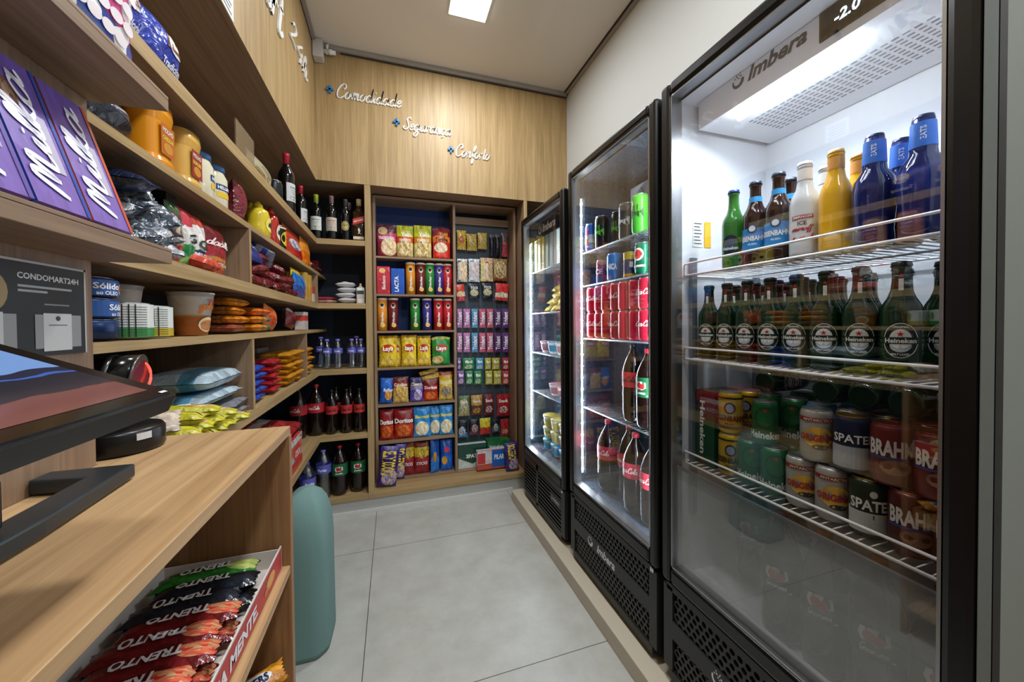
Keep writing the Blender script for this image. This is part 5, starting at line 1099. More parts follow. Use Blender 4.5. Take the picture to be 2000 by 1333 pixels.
# ---------------------------------------------------------------- left shelves
XP = -.475
def LB(*a, **k): return bag(X, *a, **k)
BLU = pm('coffee', [(0, '2038a0'), (.75, '2840a8'), (.9, '203080')], None, ('3850c0', .3), crinkle=.7)
for i, (y, l) in enumerate(((.885, 'blue coffee brick pack on the top left shelf, the nearer one'), (1.03, 'blue coffee brick pack on the top left shelf, the farther one'))):
    b = pouch(.142, .125, .075, BLU, [('', .14, .62, .36, .42, 'c8c8d0', 'oval'), ('', .14, .62, .2, .44, 'b86838', 'band'), ('PILAO', .14, .62, .14, .38, 'f0e8d8'), ('Tradicional', .14, .26, .11, .55, 'e8e8f4')], 20 + i, nz=12); o = b.build('coffee_pack'); o.location = (-.505, y, 1.81); o.rotation_euler = (0, 0, PI / 2); tag(o, l, 'coffee pack')
b = MB(); b.box(-.463, -.459, 1.36, 1.52, 1.809, 1.90, glass_mat('clear_acrylic', .2, (.8, .78, .74, 1), .1)); tag(b.build('price_holder'), 'clear acrylic price holder standing on the edge of the top left shelf', 'price holder')
LB(-.47, 495, 540, 318, 372, pm('clrbag', [(0, 'a89870'), (.4, 'b0a888'), (.8, '989488')], (.5, .3, .4, .2, '806040', 'c8b888')), 'pale clear snack packet on the top left shelf before the wine', 1.81, .05)
mx(Kit(can('202428', r=.033, h=.115)), 1.98, -.52, 1.8095, 'small dark can between the pale packet and the wine bottles', rz=PI / 2)
b = pouch(.30, .24, .05, pm('mallow', [(0, '2848a0'), (.15, 'd84890'), (.6, 'e870a8'), (.9, 'e8c030')], None, ('ffffff', .45), crinkle=.2), [('', rnx, rnz, .06, .09, 'fff4f8', 'oval') for rnx, rnz in [(-.36 + .09 * (k % 9) + .03 * ((k // 9) % 2), .1 + .09 * (k // 9)) for k in range(72)]], 31); o = b.build('sweet_bag'); o.location = (-.374, .565, 1.634); o.rotation_euler = (0, 0, PI / 2); tag(o, 'pink sweet bag with white drops on the upper bracket shelf', 'sweet bag')
# second shelf
z2 = 1.599
o = LB(-.47, 182, 284, 200, 262, pm('dkchip', [(0, '101420'), (.5, '202838'), (.8, 'a8a8ac')], None, ('808488', .2)), 'dark blue and silver crisps bag lying on the second left shelf', z2, .06, roll=-.1)
LB(-.56, 232, 285, 205, 300, pm('yeltxt', [(0, 'c8c028'), (.5, 'd0c430')], None, ('706820', .25), crinkle=0), 'yellow pack with black print behind the dark crisps bag', z2, .05)
def tub(c, lab, capc):
    def mk():
        o = thing('squeeze_jar', 'x', 'sauce jar'); b = MB(); m = gm('tub_' + c, hx(c), .2)
        for z0, z1, s0, s1 in ((0, .018, 1.0, 1.02), (.018, .03, 1.02, .9), (.03, .105, .9, .9), (.105, .125, .9, 1.0), (.125, .146, 1.0, .96)):
            n = 24; q = len(b.v)
            for s, zz in ((s0, z0), (s1, z1)):
                for k in range(n): t = 2 * PI * k / n; ct, st = math.cos(t), math.sin(t); b.v.append((.046 * s * (abs(ct) ** .7) * (1 if ct > 0 else -1), .036 * s * (abs(st) ** .7) * (1 if st > 0 else -1), zz))
            for k in range(n): j = (k + 1) % n; b.face((q + k, q + j, q + n + j, q + n + k), m, True)
            if z0 == 0: b.face(range(q + n - 1, q - 1, -1), m)
            if z1 == .146: b.face(range(q + n, q + 2 * n), m)
        b.build('body', o)
        m2 = MB(); f = lambda x, z: (x, -.0345 - .0008, z); m2.rect(-.026, .026, .034, .103, lambda x, z: (x, -.0350, z), flat(lab), 4)
        m2.text('MOLHO', 0, .090, .010, lambda x, z: (x, -.0356, z), flat('f0e8d8'), w=.04); m2.text('BURGER' if lab == '982c28' else 'CHEDDAR', 0, .072, .009, lambda x, z: (x, -.0356, z), flat('e8c840'), w=.042, bold=.03); m2.ell(0, .052, .018, .012, lambda x, z: (x, -.0355, z), flat('c88830')); m2.build('label', o); return o
    return mk
for c, lab, yy, l in (('e0901c', 'b86018', 1.035, 'bright orange squat sauce jar on the second left shelf'), ('d8a850', '982c28', 1.165, 'pale orange sauce jar with a red label on the second left shelf')):
    Kit(tub(c, lab, '')).put((-.515, yy, z2), PI / 2, l)
km = Kit(jar('d8d0b4', '3868a0', '1c3870', 'e0b830', .040, .135, 'HELLMANNS'))
km.put((-.52, 1.255, z2), 2.2, 'mayonnaise jar with a blue lid, beside the pale orange sauce jar'); km.put((-.52, 1.345, z2), PI / 2, 'mayonnaise jar with a blue lid and its navy and yellow label facing out')
Kit(jar('788068', 'b8b8b0', 'c8c8c0', None, .028, .08)).put((-.56, 1.43, z2), PI / 2, 'small spice jar between the mayonnaise and the red sausage packet')
LB(-.475, 465, 494, 358, 438, pm('salame', [(0, '5c1c20'), (.15, '782830'), (.9, '8c3840')], None, ('a05050', .2), rough=.15, crinkle=.7), 'dark red glossy sausage packet standing on the second left shelf', z2, .055, cat='sausage packet', name='sausage_packet', ww=.062)
def squeeze(c, capc, lab, s=1):
    def mk():
        o = thing('squeeze_bottle', 'x', 'sauce bottle'); b = MB(); m = gm('sq_' + c, hx(c), .2); b.lathe([(.028 * s, 0), (.033 * s, .006), (.033 * s, .05), (.029 * s, .075), (.032 * s, .10), (.028 * s, .125), (.014 * s, .14)], m, 20); b.build('body', o)
        k = MB(); k.lathe([(.016 * s, .138), (.012 * s, .155), (.005, .168), (0, .17)], mat('sqc_' + capc, hx(capc), .4), 14); k.build('cap', o)
        m2 = MB(); m2.ell(0, .06, .022 * s, .034, cyl(.033 * s, 0, .0012), flat(lab), 20); m2.ell(0, .06, .014, .012, cyl(.033 * s, 0, .002), flat('30342c'), 12); m2.build('label', o); return o
    return mk
Kit(squeeze('d8c030', 'd8c030', 'e8dc70', 1.15)).put((-.505, 1.70, z2), PI / 2, 'yellow mustard squeeze bottle in front on the second left shelf', scale=(1.1, 1.1, .85))
Kit(squeeze('d0b028', 'c8a820', 'e8d860')).put((-.56, 1.80, z2), PI / 2, 'second yellow squeeze bottle behind the mustard')
Kit(squeeze('b02818', 'b83020', 'd8d0c8')).put((-.505, 1.86, z2), PI / 2, 'red ketchup bottle with a white label on the second left shelf')
def lemon(b, r, h): b.ell(0, -h * .02, r * .9, h * .3, cyl(r, h / 2, .0014), flat('d0b818'), 20); b.rect(-r * 1.2, r * 1.2, h * .36, h * .42, cyl(r, h / 2, .0014), flat('d8d0a0'), 8)
mx(Kit(can('181a14', extra=lemon, r=.037, h=.115, cat='food can', name='food_can')), 1.965, -.51, z2, 'black can with a yellow fruit picture on the second left shelf', rz=PI / 2)
LB(XP, 563, 597, 452, 512, pm('rdps', [(0, 'b82820'), (.5, 'c83828')], (.45, .5, .3, .16, 'e8e0d8', '4060a0')), 'red stand up pouch at the far part of the second left shelf', z2, .06, stand=True, name='snack_pouch', cat='snack pouch')
LB(-.47, 594, 611, 470, 520, pm('orps', [(0, 'd87018'), (.5, 'e08828')], None, ('c84018', .2)), 'orange pouch beside the red stand up pouch', z2, .05, stand=True, name='snack_pouch', cat='snack pouch')
carton(X, -.49, 613, 634, 482, 512, pm('drbx', [(0, '701c20'), (.5, '84242c')], None, crinkle=0), 'dark red box in the corner end of the second left shelf', z2, .12, [('', 0, .5, .1, 1, 'c8a8a0', 'band')], cat='carton', ww=.14, hh=.10)
b = pouch(.10, .13, .03, pm('whts', [(0, '503028'), (.3, 'c8c4c0'), (.7, 'd0cccc')], None, ('8c8888', .25)), (), 41, nx=10, nz=10); o = b.build('packet'); o.location = (-.462, 2.60, z2 + .012); o.rotation_euler = (-1.1, 0, 2.0); tag(o, 'white and grey packet hanging over the corner end of the second left shelf', 'packet')
# third shelf
z3 = 1.397
SIL = pm('silv', [(0, '5c6470'), (.4, '9a9ea6'), (.8, '384258')], None, ('c4c8ce', .42), rough=.2, metal=.3, crinkle=1.0)
LAID = []
def lay(w, h, d, m, label, loc, yaw, tilt=0, roll=0, texts=(), seed=1, name='packet', cat='packet', group=None, **k):
    k.setdefault('wrinkle', .0025); k.setdefault('full', True)
    d = d * .88; b = pouch(w, h, d, m, texts, seed, nx=k.pop('nx', 12), nz=k.pop('nz', 12), **k); b.v = [(v[0], v[1], v[2] - h / 2) for v in b.v]; o = b.build(name); o.location = loc; LAID.append(o)
    o.rotation_euler = (Matrix.Rotation(yaw, 3, 'Z') @ Matrix.Rotation(roll, 3, 'Y') @ Matrix.Rotation(-PI / 2 + tilt, 3, 'X')).to_euler(); return tag(o, label, cat, group)
lay(.16, .10, .04, pm('navs', [(0, '14203c'), (.5, '1c2c50')], None, crinkle=.7), 'dark navy packet on top of the silver packets', (-.53, .90, z3 + .135), .2, .15, seed=3)
heap = [(-.55, .84, .016, .2, 0), (-.50, .92, .016, 1.1, .1), (-.50, 1.01, .017, -.4, 0), (-.55, .88, .048, .9, .3), (-.50, .96, .050, .1, .4), (-.51, 1.03, .048, 1.4, .3), (-.53, .90, .080, -.3, .5), (-.50, .99, .084, .8, .7), (-.54, 1.04, .085, .3, .4), (-.52, .95, .112, .5, .8)]
for i, (x, y, z, yw, tl) in enumerate(heap):
    lay(.10, .075, .034, SIL, 'crumpled silver packet on the third left shelf, %s from the bottom' % ORD[i], (x, y, z3 + z + .003), yw, tl, .3 * (-1) ** i, seed=5 + i, group='heap of silver packets', wrinkle=.011)
carton(X, -.52, 326, 346, 378, 515, pm('dkst', [(0, '20281c'), (.3, '303828'), (.6, '14181a')], None, ('485040', .3), crinkle=0), 'dark green stack of packets beside the heap of silver packets', z3, .08, (), cat='packet', name='packet')
LB(XP, 344, 366, 400, 530, pm('p1', [(0, 'b83828'), (.3, 'c8b898'), (.42, '403028'), (.65, '584038'), (.85, '305830')], (.5, .55, .4, .08, 'c8b8a0', '584038')), 'narrow tall pack with a red foot, first of the tall packs', z3, .045)
LB(XP, 364, 387, 412, 535, pm('p2', [(0, '80b060'), (.18, '2c8c48'), (.38, 'e0dcd8'), (.7, 'c03848')], None, ('d8d8d0', .2)), 'white and green tall pack with a red top on the third left shelf', z3, .045, [('G', 0, .5, .14, .4, '202c20')])
LB(XP, 383, 412, 425, 540, pm('p3', [(0, 'a83828'), (.14, '1c2c58'), (.36, 'e4e0dc'), (.8, 'b84038')], None), 'white tall pack with a blue band on the third left shelf', z3, .05, [('Qu', .1, .48, .14, .7, '20402c'), ('MOURO', 0, .28, .06, .8, 'e8e8f0')])
LB(XP, 405, 455, 442, 548, pm('pred', [(0, 'c04038'), (.14, 'c88830'), (.17, 'c84038'), (.27, 'd08830'), (.34, 'a02028'), (.6, '701820')], (.3, .08, .25, .06, 'd0c0a0', 'c84838')), 'tall dark red tomato sauce pouch with white script on the third left shelf', z3, .06, [('dadella', 0, .57, .14, .8, 'f0dcd8', 's'), ('CASTELAO', .05, .22, .06, .7, 'f0e0d8')], name='sauce_pouch', cat='sauce pouch')
lay(.10, .075, .04, pm('chk', [(0, 'c84838'), (.5, 'd06850')], (.5, .5, .4, .3, 'e0a890', 'c04030')), 'red and white packet lying before the tomato sauce pouch', (-.485, 1.17, z3 + .022), PI / 2, .3, seed=12)
DR = pm('drk', [(0, '681820'), (.5, '7c2028')], None, ('903038', .3), rough=.22, crinkle=.9)
n = 0
for lv, row_ in enumerate(((1.55, 1.68, 1.81, 1.94, 2.07), (1.57, 1.70, 1.84, 1.98), (1.58, 1.92))):
    for y in row_:
        lay(.13, .11, .05, DR, 'dark red glossy packet of the heap, %s layer, %s from the near end' % (('bottom', 'middle', 'top')[lv], ORD[row_.index(y)]), (-.52 + rn.uniform(-.01, .01), y, z3 + .026 + lv * .045), PI / 2 + rn.uniform(-.4, .4), rn.uniform(.1, .5), rn.uniform(-.2, .2), seed=90 + n, group='heap of dark red packets'); n += 1
lay(.12, .12, .05, pm('nvy', [(0, '1c2c78'), (.5, '203480')], None), 'navy packet with white lines on top of the dark red packets', (-.50, 1.545, z3 + .128), PI / 2, .9, seed=7, texts=[('', .1, .6, .03, .5, 'd8e0f0', 'band'), ('', .1, .5, .03, .5, 'd8e0f0', 'band'), ('', .1, .4, .03, .4, 'd8e0f0', 'band'), ('', -.3, .5, .22, .2, 'd0d8f0', 'oval')])
lay(.13, .10, .04, pm('bws', [(0, '8c98b0'), (.3, '283c80'), (.5, 'b0b8c8'), (.7, '2c408c')], (.4, .5, .2, .2, '905848', 'b08070')), 'blue and white packet lying tilted over the dark red packets', (-.50, 1.70, z3 + .135), PI / 2 + .4, .5, .3, seed=8)
LB(-.47, 575, 592, 528, 565, pm('ylf', [(0, 'c88828'), (.5, 'd8b838')], (.35, .5, .35, .25, 'e0e0d0', '60a050')), 'yellow and white packet behind the blue foil packet on the third left shelf', z3 + .04, .04)
LB(-.462, 577, 602, 538, 588, pm('bfoil', [(0, '3050a0'), (.5, '2878c8')], None, ('a0c0e0', .2), rough=.15, crinkle=.9), 'shiny blue foil packet at the front edge of the third left shelf', z3, .03)
for i, (a, b_, t) in enumerate(((597, 604, 534), (604, 611, 539))): carton(X, -.465, a, b_, t, 592, pm('crb', [(0, 'c89840'), (.5, 'd0a448')], None, ('e0c070', .2), crinkle=0), 'thin upright golden biscuit box, %s' % ('nearer of the two', 'farther of the two')[i], z3, .10, (), cat='carton', ww=.05)
carton(X, -.462, 611, 616, 560, 592, pm('wrb', [(0, 'c8c0b8'), (.5, 'c04838')], None, crinkle=0), 'small white and red box in the corner of the third left shelf', z3, .05, (), cat='carton', ww=.05)
# fourth shelf
z4 = 1.2265
def tuna(b, r, h): b.rect(-r * 1.3, r * 1.3, h * -.36, h * .36, cyl(r, h / 2, .0012), flat('2858a0'), 14); b.text('Sólido', -.008, .003, h * .28, cyl(r, h / 2, .0018), flat('e8ecf4'), w=.044, bold=.03); b.text('ao OLEO', -.008, -h * .25, h * .18, cyl(r, h / 2, .0018), flat('e8ecf4')); b.ell(.026, -.001, .014, h * .3, cyl(r, h / 2, .0016), flat('d89878'), 14); b.ell(.026, .0, .010, h * .12, cyl(r, h / 2, .0020), flat('b86850'), 10)
kt2 = Kit(can('1c3868', extra=tuna, r=.0415, h=.0365, cat='food can', name='tuna_can'))
for i in range(3): kt2.put((-.515, .842, z4 + i * .0368), PI / 2 - .1 + (.5 if i == 1 else 0) + (2.2 if i == 0 else 0), 'blue fish tin, %s of the stack on the fourth left shelf' % ('bottommost', 'middle one', 'topmost')[i], 'stack of blue fish tins')
def veg(c): 
    def e(b, r, h): 
        f = cyl(r, h / 2, .0012); b.rect(-r * 1.55, r * 1.55, -h * .46, h * .46, f, flat('d4d8d4'), 14); b.rect(-r * 1.5, r * 1.5, -h * .46, -h * .2, cyl(r, h / 2, .0016), flat(c), 14)
        for k in range(12): b.rect(-r * 1.4, -r * .2, -h * .40 + k * h * .07, -h * .385 + k * h * .07, cyl(r, h / 2, .0019), flat('404844'), 6)
        for k in (-1.25, -1.0, -.75): b.rect(r * k, r * k + .002, -h * .45, h * .45, cyl(r, h / 2, .0021), flat('181c18'), 1)
        b.ell(r * .7, h * .1, r * .28, h * .26, cyl(r, h / 2, .0019), flat('689838' if c == '308038' else '98a830'), 10)
    return e
kv = Kit(can('c0c4c4', extra=veg('308038'), r=.037, h=.070, cat='food can', name='food_can')); kv.put((-.50, .923, z4), PI / 2 - .1, 'ribbed vegetable tin with a green label on the fourth left shelf')
Kit(can('c0c4c4', extra=veg('b8a020'), r=.035, h=.068, cat='food can', name='food_can')).put((-.50, .997, z4), PI / 2 - .1, 'ribbed vegetable tin with a yellow label on the fourth left shelf')
def cup(o1, wdt=1):
    def mk():
        o = thing('noodle_cup', 'x', 'noodle cup'); b = MB(); r0, r1, h = .034, .049, .108; m = pm('cupn', [(0, 'b86c38'), (.42, 'c88838'), (.46, 'c8c4c0'), (.9, 'a8a4a0')], None, crinkle=0, wob=0)
        b.lathe([(r0, 0), (r1, h), (r1 * 1.04, h + .001), (r1 * 1.04, h + .005)], m, 26); b.build('body', o)
        c = MB(); c.lathe([(r1 * 1.03, h + .0051), (0, h + .0060)], mat('foil_lid', rgb(190, 186, 182), .3, .6), 26); c.build('lid', o)
        f = lambda x, z: ((r0 + (r1 - r0) * z / h + .0012) * math.sin(x / .042), -(r0 + (r1 - r0) * z / h + .0012) * math.cos(x / .042), z)
        l = MB(); l.ell(.004, .028, .027, .020, f, flat('e0c8a0'), 20); g = lambda x, z: (lambda p: (p[0] * 1.012, p[1] * 1.012, p[2]))(f(x, z)); l.ell(.004, .026, .021, .014, g, flat('b87840'), 18)
        l.script('galinha', .006, .068, .011, g, flat('b86420'), w=.062, wt=.45); l.text('NISSIN', .012, .092, .008, g, flat('a03040')); l.build('label', o); return o
    return mk
kn = Kit(cup(0)); kn.put((-.515, 1.20, z4), PI / 2 - .25, 'orange and white noodle cup standing on the fourth left shelf')
kn.put((-.60, 1.06, z4 + .002), 2.6, 'noodle cup behind the vegetable tins', scale=(1.02, 1.02, 1.02))
carton(X, -.60, 368, 384, 600, 655, pm('dkcho', [(0, '301410'), (.5, '401c18')], None, crinkle=0), 'dark brown packet between the two noodle cups', z4, .05, (), cat='packet', name='packet')
ORP = pm('orp', [(0, 'c87818'), (.5, 'e09828')], (.2, .5, .3, .3, '804820', 'c88840')); GRT = pm('orp2', [(0, 'c87818'), (.5, 'e09828')], (.85, .5, .2, .6, '188868', '187858'), crinkle=.5)
for i in range(4): lay(.14, .085, .032, (pm('pnk', [(0, '904838'), (.5, 'a85c48')], None), ORP, ORP, ORP)[i], '%s cake packet in the stack beside the noodle cup' % ('pinkish bottom', 'second orange', 'third orange', 'topmost orange')[i], (-.52, 1.43, z4 + .016 + i * .0285), PI / 2 + .1 * (-1) ** i, 0, seed=130 + i, group='stack of cake packets')
for i in range(3): lay(.14, .085, .034, GRT if i < 2 else pm('orp3', [(0, 'd86820'), (.5, 'e07830')], None), 'orange packet in the second cake packet stack, %s' % ('bottommost', 'middle', 'topmost')[i], (-.51, 1.62, z4 + .017 + i * .030), PI / 2 - .15, 0, seed=140 + i, group='second stack of orange packets')
LB(XP, 505, 562, 603, 648, pm('orbg', [(0, 'c84820'), (.5, 'd86028'), (.8, 'e08038')], (.8, .35, .12, .1, 'e8e0d8', 'd8d0c8')), 'large orange bag leaning on the fourth left shelf', z4, .06, roll=.2, ww=.12)
LB(XP, 548, 597, 607, 648, pm('drbg', [(0, '601418'), (.5, '701c20')], (.2, .85, .2, .1, 'd8c8c8', 'a0a0c0')), 'dark red bag leaning on the orange bag', z4, .06, roll=.2, ww=.12)
carton(X, -.47, 590, 606, 600, 650, pm('wrx', [(0, 'c8beb8'), (.5, 'c84a3c'), (.8, 'd0c8c0')], None, ('b84038', .3), crinkle=0), 'white and red box at the far part of the fourth left shelf', z4, .05, (), cat='carton', ww=.09, hh=.10)
Kit(jar('c8bcb8', 'd8d8d8', None, None, .022, .09)).put((-.50, 2.42, z4), PI / 2, 'small jar with a white lid at the far end of the fourth left shelf')
# fifth shelf
z5 = .967
YW = pm('ywaf', [(0, 'b8b020'), (.25, 'c8c028'), (.5, '302018'), (.62, 'c8c0b8'), (.7, 'c8bc28')], None, crinkle=.5)
YW2 = pm('ywaf2', [(0, 'b8b428'), (.5, 'ccc430')], (.75, .5, .2, .3, 'c87838', 'd8c898'), crinkle=.5)
k = 0
for lv, items in enumerate((((-.50, .97, .2), (-.50, 1.02, .3), (-.50, 1.08, .1), (-.50, 1.14, .25), (-.50, 1.20, .2), (-.49, 1.26, .3)), ((-.50, 1.0, .35), (-.50, 1.06, .3), (-.50, 1.13, .2), (-.50, 1.20, .35)), ((-.51, 1.04, .2), (-.51, 1.12, .3)))):
    for (x_, y, yw) in items:
        lay(.165, .058, .034, (YW, YW2)[k % 2], 'yellow wafer pack in the heap, %s layer, %s from the near end' % (('bottom', 'middle', 'top')[lv], ORD[items.index((x_, y, yw))]), (x_, y, z5 + .018 + lv * .026), yw, 0, .05, seed=150 + k, group='heap of yellow wafer packs', texts=[('WAFER', -.05, .5, .2, .4, 'e8e4e0')]); k += 1
lay(.11, .08, .03, pm('crm', [(0, 'b8a898'), (.5, 'c8b8a4')], (.3, .7, .15, .15, 'b04038', 'c05040')), 'cream packet at the near end of the wafer heap', (-.50, .975, z5 + .075), .4, .4, seed=170)
BL = pm('bisc', [(0, 'a8bcc8'), (.2, '5c98b8'), (.4, 'b8c8d0'), (.8, 'c4ccd0')], (.72, .62, .1, .2, 'c89860', 'e0c898'), crinkle=.6)
GRY = pm('gry', [(0, '787c84'), (.5, '9094a0')], None, ('303440', .3), crinkle=.7)
for i, (y, z, w_) in enumerate(((1.36, .014, .13), (1.37, .040, .13))): lay(.16, .14, .026, GRY, 'grey packet under the pale blue biscuit bags, %s one' % ('lower', 'upper')[i], (-.53, y, z5 + z), PI / 2 + .1 * i, 0, seed=172 + i)
for i in range(2): lay(.27, .19, (.044, .066)[i], BL, 'large pale blue and white biscuit bag, %s of the two on the fifth left shelf' % ('lower', 'upper')[i], (-.57, 1.30 + .01 * i, z5 + .078 + i * .050), PI / 2 + .05 * i, 0, seed=180 + i)
BR = pm('brd2', [(0, '2848a8'), (.4, '3058b8'), (.7, 'a8b0c8')], None, ('b83040', .3), crinkle=.7); RD = pm('rdc', [(0, 'a82430'), (.5, 'b83038')], (.5, .5, .2, .3, '602020', 'd8a0a0'), crinkle=.7); OR = pm('org', [(0, 'c88820'), (.5, 'e0a030')], None, ('a86018', .25), crinkle=.8)
for i in range(5): lay(.15, .11, .03, BR, '%s blue and red packet in the stack on the fifth left shelf' % ('bottommost', 'second', 'third', 'fourth', 'topmost')[i], (-.53, 1.60, z5 + .016 + i * .0265), PI / 2 + .08 * (-1) ** i, 0, seed=190 + i, group='stack of blue and red packets')
for i in range(5): lay(.15, .12, .032, RD, '%s red biscuit packet in the stack beside the blue and red packets' % ('bottommost', 'second', 'third', 'fourth', 'topmost')[i], (-.53, 1.80, z5 + .017 + i * .028), PI / 2 + .08 * (-1) ** i, 0, seed=200 + i, group='stack of red biscuit packets')
k = 0
for j, yy in enumerate((2.0, 2.17, 2.40)):
    for i in range(6): lay(.15, .13, .030, OR, 'orange snack packet, %s in the %s of three stacks on the left shelf' % (('bottommost', 'second', 'third', 'fourth', 'fifth', 'topmost')[i], ('nearest', 'middle', 'farthest')[j]), (-.53 + .01 * (i % 2), yy, z5 + .016 + i * .0255), PI / 2 + rn.uniform(-.15, .15), 0, seed=210 + k, group='stacks of orange snack packets'); k += 1
carton(X, -.62, 500, 528, 700, 722, pm('grybx', [(0, '6c6e70'), (.5, '808284')], None, crinkle=0), 'flat grey box lying on the red and blue packet stacks', z5 + .152, .12, (), cat='box', ww=.17, hh=.022)
# sixth shelf
carton(X, -.465, 560, 597, 812, 870, pm('sixbx', [(0, 'c04038'), (.3, 'b8b0b0'), (.5, 'c86050'), (.8, 'c8ccd0')], None, ('b83828', .35), crinkle=0), 'white and red carton of drinks on the shelf behind the counter', SH[6] + .001, .20, [('', 0, .5, .5, .7, 'c84030', 'oval'), ('COCA', 0, .5, .18, .5, 'f0e8e8')], cat='carton', ww=.20, hh=.16)
for i in range(2): lay(.24, .16, .06, pm('shrk', [(0, '98282c'), (.4, 'c8c0c0'), (.7, 'b83a3a')], None, ('d8d4d4', .3), rough=.15, crinkle=.8), 'shrink wrapped red and silver pack, %s' % ('lying on the drinks carton', 'nearer the counter')[i], (-.55, 2.10 - .26 * i, SH[6] + .195 + .07 * i), PI / 2, .1, seed=230 + i)
# ---------------------------------------------------------------- chocolate boxes on the lower bracket shelf
z = 1.381
for i, (y, col, l) in enumerate(((.665, 'c85030', 'lilac chocolate box with a red and orange edge, rightmost'), (.585, '2848a0', 'lilac chocolate box with a blue edge, second from the right in the leaning row'), (.505, '5c4898', 'lilac chocolate box third from the right in the leaning row'), (.425, '5c4898', 'lilac chocolate box at the left end of the leaning row'))):
    w, h, d = .075, .185, .018; b = MB(); m = pm('milka' + col, [(0, '7860b0'), (.35, '8470b8'), (.6, '6c54a8')], (.25, .72, .22, .1, '603020', 'c8a890') if i == 1 else None, (col, .28) if i == 0 else ('a090c8', .2), crinkle=0)
    b.box(-w / 2, w / 2, -d / 2, d / 2, 0, h, m, {'r': flat(col), 't': flat(col), 'l': flat(col)})
    f = lambda x, y_: (-.004 - y_, -d / 2 - .0016, .092 + x); b.script('Milka', 0, -.016, .020, f, flat('f0eef8'), w=.155, wt=.26, shear=.2)
    b.rect(-.5 * w, -.5 * w + .006, 0, h, lambda x, zz: (x + w - .006, -d / 2 - .0008, zz), flat(col), 1)
    b.rect(-.030, -.012, .05, .12, lambda x, zz: (x + .036, -d / 2 - .0009, zz), flat('b8b0c8'), 1)
    o = b.build('chocolate_box', bevel=.0008); o.location = (-.380, y, z + .006); o.rotation_euler = (Matrix.Rotation(PI / 2, 3, 'Z') @ Matrix.Rotation(-.30, 3, 'X')).to_euler(); tag(o, l, 'chocolate box', 'leaning lilac chocolate boxes')
# notice on the cabinet side
b = MB(); b.box(-.4545, -.4515, .36, .741, 1.212, 1.338, mat('notice_black', rgb(20, 22, 24), .5)); f = lambda y, z_: (-.4512, y, z_)
for q in ((.36, .741, 1.335, 1.338), (.738, .741, 1.212, 1.338)): b.rect(q[0], q[1], q[2], q[3], f, flat('c8ccd0'), 1)
b.text('CONDOMART24H', .680, 1.318, .0075, f, flat('e0e2e4'), w=.095, bold=.03); b.rect(.633, .715, 1.303, 1.306, f, flat('b0b2b4'), 1); b.rect(.633, .675, 1.297, 1.300, f, flat('b0b2b4'), 1); b.rect(.67, .71, 1.281, 1.283, f, flat('8c8e90'), 1)
for y0 in (.655, .555): b.rect(y0, y0 + .075, 1.222, 1.268, lambda y, z_: (-.4510, y, z_), flat('9ca0a4'), 1); b.rect(y0 + .012, y0 + .058, 1.218, 1.270, lambda y, z_: (-.4508, y, z_), flat('d8dcdf'), 1); b.ell(y0 + .035, 1.263, .004, .0035, lambda y, z_: (-.4506, y, z_), flat('303438'), 10); b.rect(y0 + .02, y0 + .05, 1.253, 1.2545, lambda y, z_: (-.4506, y, z_), flat('707478'), 1)
b.ell(.59, 1.295, .03, .028, lambda y, z_: (-.4509, y, z_), flat('a89060'), 20)
tag(b.build('notice'), 'black framed shop notice with white text and two white cards on the cabinet side', 'sign')
# touch screen till
SCR_M = bpy.data.materials.new('touch_screen_picture'); SCR_M.use_nodes = True
nn = SCR_M.node_tree.nodes; lk = SCR_M.node_tree.links; bs = nn['Principled BSDF']; bs.inputs['Roughness'].default_value = .12; bs.inputs['Base Color'].default_value = (.01, .01, .012, 1)
uvn = nn.new('ShaderNodeUVMap'); sp = nn.new('ShaderNodeSeparateXYZ'); lk.new(uvn.outputs[0], sp.inputs[0]); rp = nn.new('ShaderNodeValToRGB'); rp.color_ramp.interpolation = 'CONSTANT'; e = rp.color_ramp.elements
e[0].position = 0; e[0].color = rgb(120, 70, 66); e[1].position = .20; e[1].color = rgb(24, 28, 44)
for p_, c_ in ((.33, (60, 100, 190)), (.35, (26, 34, 60)), (.41, (120, 160, 220)), (.97, (90, 120, 190))): q = e.new(p_); q.color = rgb(*c_)
nz = nn.new('ShaderNodeTexNoise'); nz.inputs['Scale'].default_value = 5; lk.new(uvn.outputs[0], nz.inputs['Vector']); ad = nn.new('ShaderNodeMath'); ad.operation = 'MULTIPLY_ADD'; ad.inputs[1].default_value = .12; lk.new(nz.outputs[0], ad.inputs[0]); lk.new(sp.outputs[1], ad.inputs[2])
lk.new(ad.outputs[0], rp.inputs[0]); lk.new(rp.outputs[0], bs.inputs['Emission Color']); bs.inputs['Emission Strength'].default_value = .8
zc = 1.183; P0 = atz(351, 772, zc); ang = math.radians(22)
till = thing('touch_screen_till', 'black touch screen till tilted back on the counter with a lit blue and red screen', 'till', (P0[0], P0[1], 1.031))
def tm(a, y, n): return (-a * math.cos(ang) - n * math.sin(-ang) * -1 * 0 + (-n * math.sin(ang)) * -1 * -1, y, zc - 1.031 + a * math.sin(ang) + n * math.cos(ang))
def tm(a, y, n): return (-a * math.cos(ang) + n * math.sin(ang), y, zc - 1.031 + a * math.sin(ang) + n * math.cos(ang))
L_, Wd = .215, .34
b = MB(); out = rounded(0, L_, -Wd, 0, .008, 4)
b.prism(out, lambda a, y, h: tm(a, y, h), -.016, 0, BLACKP); b.prism(rounded(.004, L_ - .004, -Wd + .004, -.004, .006, 3), lambda a, y, h: tm(a, y, h), 0, .002, BLACKG); b.build('screen_housing', till)
